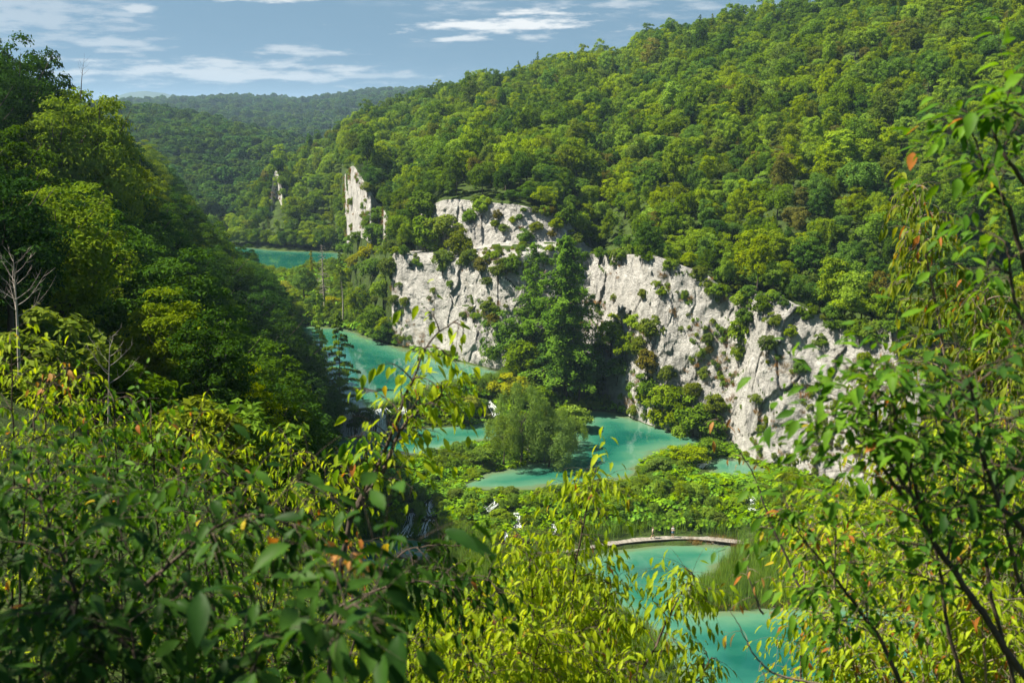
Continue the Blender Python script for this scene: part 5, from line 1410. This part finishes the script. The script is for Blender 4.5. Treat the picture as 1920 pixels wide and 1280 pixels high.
# left: second row
Q = [('sunlit shoot with orange-tipped leaves at the left edge below the pale leafless tree', [(20, 1400, 5.2), (35, 900, 5.2), (30, 640, 5.2)], 'sun', .05),
     ('leafy shoot with rusty leaf clusters beside the left edge', [(120, 1400, 5.4), (140, 900, 5.4), (120, 690, 5.4)], 'sun', .07),
     ('fresh green shoot under the small leafless sapling', [(230, 1400, 5.4), (220, 950, 5.4), (210, 735, 5.4)], 'mid', .03),
     ('fresh green rounded shrub in the left thicket, its top before the dark hillside', [(330, 1400, 5.0), (300, 1000, 5.0), (290, 790, 5.0)], 'mid', .02),
     ('green shoot with a pale arching tip above the left thicket', [(420, 1400, 5.6), (400, 1000, 5.6), (372, 770, 5.6)], 'sun', .05),
     ('yellow-green sunlit shoot with orange crown left of the tall sapling', [(470, 1400, 5.8), (520, 1050, 5.8), (540, 835, 5.8)], 'sun', .06),
     ('yellow-green shoot leaning beside the tall sapling', [(560, 1400, 6.0), (585, 1100, 6.0), (612, 880, 6.0)], 'sun', .06),
     ('bright yellow-green shoot in the sunlit gap of the left thicket', [(430, 1400, 6.4), (470, 1150, 6.4), (470, 900, 6.4)], 'sun', .07),
     ('green shrub behind the arching dark branch', [(200, 1400, 4.2), (180, 1150, 4.2), (170, 860, 4.2)], 'mid', .03),
     ('green shrub at the left edge behind the dark shoot', [(40, 1400, 4.2), (30, 1100, 4.2), (60, 790, 4.2)], 'mid', .03),
     ('green shrub in the middle of the left thicket', [(380, 1400, 4.4), (400, 1150, 4.4), (350, 900, 4.4)], 'mid', .03),
     ('yellowish shrub low behind the blurred dark leaves', [(620, 1400, 6.4), (640, 1200, 6.4), (660, 1090, 6.4)], 'sun', .12),
     ('green shrub low in the left thicket', [(540, 1400, 4.8), (520, 1250, 4.8), (480, 1090, 4.8)], 'mid', .06)]
for i, (lab, st, pal, dry) in enumerate(Q):
    plant(lab, 'thicket_shrub', [st, [(st[0][0] + 45, 1400, st[0][2] + .2), (st[1][0] + 55, st[1][1] + 30, st[1][2] + .2), (st[2][0] + 50, st[2][1] + 75, st[2][2] + .25)]], pal, 'ovate' if pal != 'sun' else 'lance', .054, 19, .50, .34, .85, .010, 20 + i, G1, dry * .25, nobj=230, sp=.038)
# the tall sapling before the lake
plant('tall dark-stemmed sapling with drooping leaves reaching up before the lakes', 'tall_sapling', [[(600, 1400, 4.3), (649, 1027, 4.4), (668, 951, 4.4), (701, 886, 4.5), (731, 810, 4.5), (757, 738, 4.5), (776, 692, 4.5), (800, 640, 4.5), (850, 596, 4.5)],
      [(668, 951, 4.4), (720, 880, 4.5), (770, 780, 4.6), (850, 728, 4.6)]], 'sun', 'ovate', .066, 15, .26, .30, 1.0, .013, 50, None, .02, ntw=3, tw=.22, cat='sapling', nobj=290, root=False)  # sunlit leaf colour makes up for the shade falling on the sapling
plant('thin twig with a few large leaves beside the tall sapling', 'tall_sapling', [[(650, 1000, 4.4), (690, 900, 4.4), (688, 835, 4.4), (682, 808, 4.4)]], 'mid', 'ovate', .070, 5, .14, .5, .9, .006, 51, None, .05, ntw=1, tw=.1, cat='sapling', root=False)
# centre: sunny yellow-green bush
CB = [('tallest leader of the yellow-green bush in the centre, its tip before the butterbur bank', [[(1060, 1420, 5.4), (1072, 1120, 5.4), (1092, 985, 5.4), (1112, 888, 5.4)]], 10, .34),
      ('yellow-green shoot left of the central leader, tip before the reed bed', [[(1000, 1420, 5.6), (1000, 1150, 5.6), (985, 1010, 5.6)]], 14, .5),
      ('yellow-green shoot right of the central leader over the pool', [[(1110, 1420, 5.3), (1130, 1200, 5.3), (1150, 1090, 5.3)]], 8, .32),
      ('arching yellow-green branch reaching right over the lower lake', [[(1120, 1420, 5.0), (1220, 1230, 5.0), (1275, 1130, 5.0), (1310, 1085, 5.0)]], 7, .26),
      ('low yellow-green shoot at the left of the central bush', [[(860, 1420, 5.5), (840, 1220, 5.5), (820, 1120, 5.5)], [(930, 1420, 5.3), (930, 1220, 5.3), (910, 1130, 5.3)]], 13, .5),
      ('lowest yellow-green foliage at the bottom of the central bush', [[(980, 1420, 4.8), (990, 1280, 4.8), (1010, 1190, 4.8)], [(1110, 1420, 4.9), (1130, 1320, 4.9), (1150, 1250, 4.9)], [(1060, 1420, 5.2), (1050, 1300, 5.2), (1060, 1180, 5.2)]], 14, .5),
      ('yellow-green foliage with dark hanging leaves at the bottom left of the central bush', [[(760, 1420, 4.7), (770, 1300, 4.7), (760, 1190, 4.7)], [(870, 1420, 4.6), (880, 1310, 4.6), (890, 1230, 4.6)]], 13, .5),
      ('dense yellow-green shoot in the middle of the central bush', [[(1030, 1420, 5.9), (1035, 1200, 5.9), (1045, 1070, 5.9)], [(1090, 1420, 5.8), (1100, 1240, 5.8), (1120, 1120, 5.8)]], 12, .45),
      ('dense yellow-green shoot at the left of the central bush, before the reed bed', [[(930, 1420, 6.0), (925, 1240, 6.0), (930, 1120, 6.0)], [(860, 1420, 6.0), (850, 1280, 6.0), (850, 1180, 6.0)]], 12, .45),
      ('dense yellow-green shoot low between the central bush and the dark leaves', [[(760, 1420, 5.8), (740, 1290, 5.8), (730, 1190, 5.8)], [(690, 1420, 5.6), (690, 1320, 5.6), (700, 1240, 5.6)]], 12, .45),
      ('thin leafy shoot before the lower lake at the bottom edge', [[(1240, 1420, 5.2), (1280, 1310, 5.2), (1330, 1230, 5.2)]], 8, .3)]
for i, (lab, st, nb, bl) in enumerate(CB):
    plant(lab, 'sunny_bush', st, 'sun', 'lance', .074, int(nb * 2.5), bl, .32, 1.0, .011, 60 + i, 'shoots of the central sunny bush', .008, nobj=270, cat='bush', ntw=6)
# right: big shaded shrub close by
G2 = 'stems of the large shrub at the right'
plant('large dark-stemmed shrub leaning in from the lower right corner', 'leaning_shrub', [[(1960, 1380, 2.9), (1864, 1195, 2.9), (1800, 1094, 2.95), (1737, 993, 3.0), (1685, 900, 3.0), (1650, 820, 3.0), (1630, 745, 3.0)]], 'mid', 'ovate', .062, 18, .34, .42, .35, .014, 80, G2, .001, up=.6, nobj=290, sparse=.75)
plant('dark stem with big leaves rising along the right edge', 'leaning_shrub', [[(1990, 1180, 2.8), (1930, 1020, 2.8), (1862, 920, 2.8), (1830, 800, 2.8), (1810, 700, 2.8)]], 'dark', 'ovate', .062, 15, .36, .3, .35, .011, 81, G2, .005, up=.5, root=False, sparse=.8)
plant('leafy branch of the large shrub with its tip before the white cliff', 'leaning_shrub', [[(1737, 993, 3.0), (1710, 880, 2.9), (1680, 770, 2.9), (1665, 690, 2.85)], [(1700, 940, 3.0), (1630, 850, 2.9), (1560, 790, 2.9)]], 'mid', 'ovate', .060, 10, .20, .25, .3, .007, 82, G2, .005, up=.6, root=False)
plant('lower branch of the large shrub reaching left over the pool', 'leaning_shrub', [[(1700, 1400, 3.4), (1652, 1211, 3.4), (1620, 1152, 3.4), (1572, 1089, 3.4), (1515, 1020, 3.4), (1465, 960, 3.4)]], 'mid', 'ovate', .060, 18, .30, .35, .5, .010, 83, G2, .02)
plant('cluster of dark upright stems in the right thicket with few leaves', 'leaning_shrub', [[(1900, 1400, 3.3), (1850, 1100, 3.3), (1838, 960, 3.3), (1820, 820, 3.3)], [(1810, 1400, 3.4), (1765, 1150, 3.4), (1730, 1000, 3.4), (1700, 850, 3.4)], [(1970, 1300, 3.2), (1905, 1080, 3.2), (1880, 950, 3.2), (1892, 830, 3.2)]], 'mid', 'ovate', .070, 7, .34, .45, .4, .010, 84, G2, .001, up=.6, sparse=.8)
# right: sunny thicket behind it
SR = [('sunlit yellow-green shoot behind the leaning shrub, above the reed bed', [(1560, 1420, 5.4), (1570, 1120, 5.4), (1570, 930, 5.4)]), ('sunlit shoot in the middle of the right thicket', [(1660, 1420, 5.6), (1690, 1050, 5.6), (1680, 860, 5.6)]),
      ('sunlit shoot behind the stem along the right edge', [(1800, 1420, 5.5), (1800, 1050, 5.5), (1790, 840, 5.5)]), ('sunlit shoot at the right edge of the thicket', [(1900, 1420, 5.4), (1900, 1000, 5.4), (1890, 800, 5.4)]),
      ('low yellow-green foliage in the right thicket', [(1720, 1420, 4.6), (1740, 1200, 4.6), (1740, 1050, 4.6)]), ('low yellow-green foliage in the lower right corner', [(1860, 1420, 4.4), (1850, 1250, 4.4), (1840, 1120, 4.4)]),
      ('yellow-green shoot whose leaves hang over the lower lake', [(1620, 1420, 4.8), (1600, 1250, 4.8), (1560, 1140, 4.8)]), ('small sunlit shoot beside the white cliff foot', [(1500, 1420, 6.0), (1510, 1080, 6.0), (1520, 960, 6.0)])]
for i, (lab, st) in enumerate(SR):
    plant(lab, 'thicket_shrub', [st, [(st[0][0] + 50, 1420, st[0][2] + .2), (st[1][0] + 55, st[1][1] + 20, st[1][2] + .2), (st[2][0] + 55, st[2][1] + 60, st[2][2] + .2)]], 'sun', 'lance', .072, 30, .50, .28, .75, .011, 90 + i, 'sunlit shoots of the right thicket', .04, nobj=190, stemmat=M_STEM_PALE)
# right: hanging tree and the branch at the top corner
plant('young tree of long hanging leaves at the right, its tip before the forest slope', 'young_tree', [[(1870, 1200, 7.5), (1810, 850, 7.5), (1765, 600, 7.5), (1738, 470, 7.5), (1722, 352, 7.5)], [(1900, 1200, 7.3), (1870, 850, 7.3), (1850, 640, 7.3), (1840, 540, 7.3)]], 'hang', 'lance', .10, 36, .52, .24, 1.2, .018, 110, None, .04, nobj=290, cat='tree', stemmat=M_STEM_PALE, sp=.05, ntw=4)
plant('hanging foliage low beside the young tree at the right', 'young_tree', [[(1760, 1300, 7.2), (1700, 900, 7.2), (1690, 680, 7.2)], [(1900, 1300, 7.2), (1920, 900, 7.2), (1900, 640, 7.2)]], 'hang', 'lance', .10, 34, .58, .32, 1.2, .015, 111, None, .04, nobj=220, cat='tree', stemmat=M_STEM_PALE, sp=.05, ntw=4)
plant('branch with big fresh leaves in the upper right corner', 'corner_branch', [[(1960, 640, 3.4), (1901, 420, 3.4), (1884, 376, 3.4), (1849, 324, 3.4), (1814, 227, 3.4)], [(1990, 420, 3.2), (1919, 341, 3.2), (1866, 267, 3.2), (1849, 197, 3.2)], [(1990, 300, 3.0), (1930, 230, 3.0), (1880, 190, 3.0)]], 'mid', 'ovate', .072, 4, .18, .40, .3, .009, 112, None, .01, cat='branch', root=False, up=.4)
plant('dark leafy branch at the right edge beside the young tree', 'corner_branch', [[(1990, 760, 3.0), (1925, 620, 3.0), (1890, 520, 3.0), (1880, 450, 3.0)]], 'mid', 'ovate', .066, 6, .22, .2, .4, .008, 113, None, .01, cat='branch', root=False)
# dry twigs
plant('dry reddish twig with brown hanging seed clusters before the side pool', 'dry_twig', [[(1500, 1100, 4.5), (1440, 960, 4.5), (1400, 860, 4.5), (1345, 770, 4.5)]], 'dry', 'lance', .05, 9, .16, .2, 1.2, .006, 120, None, .1, ntw=1, tw=.08, cat='twig', stemmat=M_STEM_PALE, skip=.55, root=False)
plant('bare thin twig with few brown leaves over the lower lake', 'dry_twig', [[(1560, 1290, 3.6), (1450, 1260, 3.6), (1400, 1200, 3.6), (1365, 1150, 3.6)], [(1430, 1150, 4.0), (1410, 1090, 4.0), (1400, 1040, 4.0)]], 'dry', 'lance', .05, 5, .16, .2, 1.2, .005, 121, None, .1, ntw=1, tw=.08, cat='twig', stemmat=M_STEM_PALE, skip=.7, root=False)
plant('rusty leaf cluster on a twig in the left thicket', 'dry_twig', [[(60, 800, 5.0), (95, 720, 5.0), (130, 690, 5.0)]], 'dry', 'ovate', .045, 6, .14, .4, 1.2, .005, 122, None, .1, ntw=1, tw=.1, cat='twig', root=False)
plant('blurred rusty seed cluster before the left end of the boardwalk', 'dry_twig', [[(600, 1120, 2.2), (630, 1060, 2.2), (660, 1045, 2.2)]], 'dry', 'lance', .028, 8, .06, .5, .8, .003, 123, None, .1, ntw=2, tw=.04, cat='twig', root=False)

# the tall trees beside the viewpoint that keep the near leaves in shade
for x, y, k, s, lab in ((-5.8, 1.0, 2, .52, 'tree beside the viewpoint shading the near leaves'), (-7.0, 3.1, 3, .50, 'small tree on the slope left of the viewpoint'), (-9.5, -2.0, 0, .75, 'taller tree behind the viewpoint')):
    place_tree('near%d' % k, 'mid green', (x, y, ground_z(x, y) - .2), s, 1.0, 'woodland_tree', lab)
finish_labels()
HAZE = 0.00013

# ------------------------------------------------------------------ the air
mb = MB()
mb.box((0, 2999, 61), 6950, 3998, 69)
me = mb.mesh('haze', None)
hm, T = newmat('hazy_air')
vol = T.n('ShaderNodeVolumePrincipled', {'Color': (.50, .72, 1.0, 1), 'Density': HAZE, 'Anisotropy': .2})
T.n('ShaderNodeOutputMaterial', {'Volume': vol.outputs[0]})
me.materials.append(hm)
tag(obj('haze', me), 'pale summer haze in the air', kind='stuff')
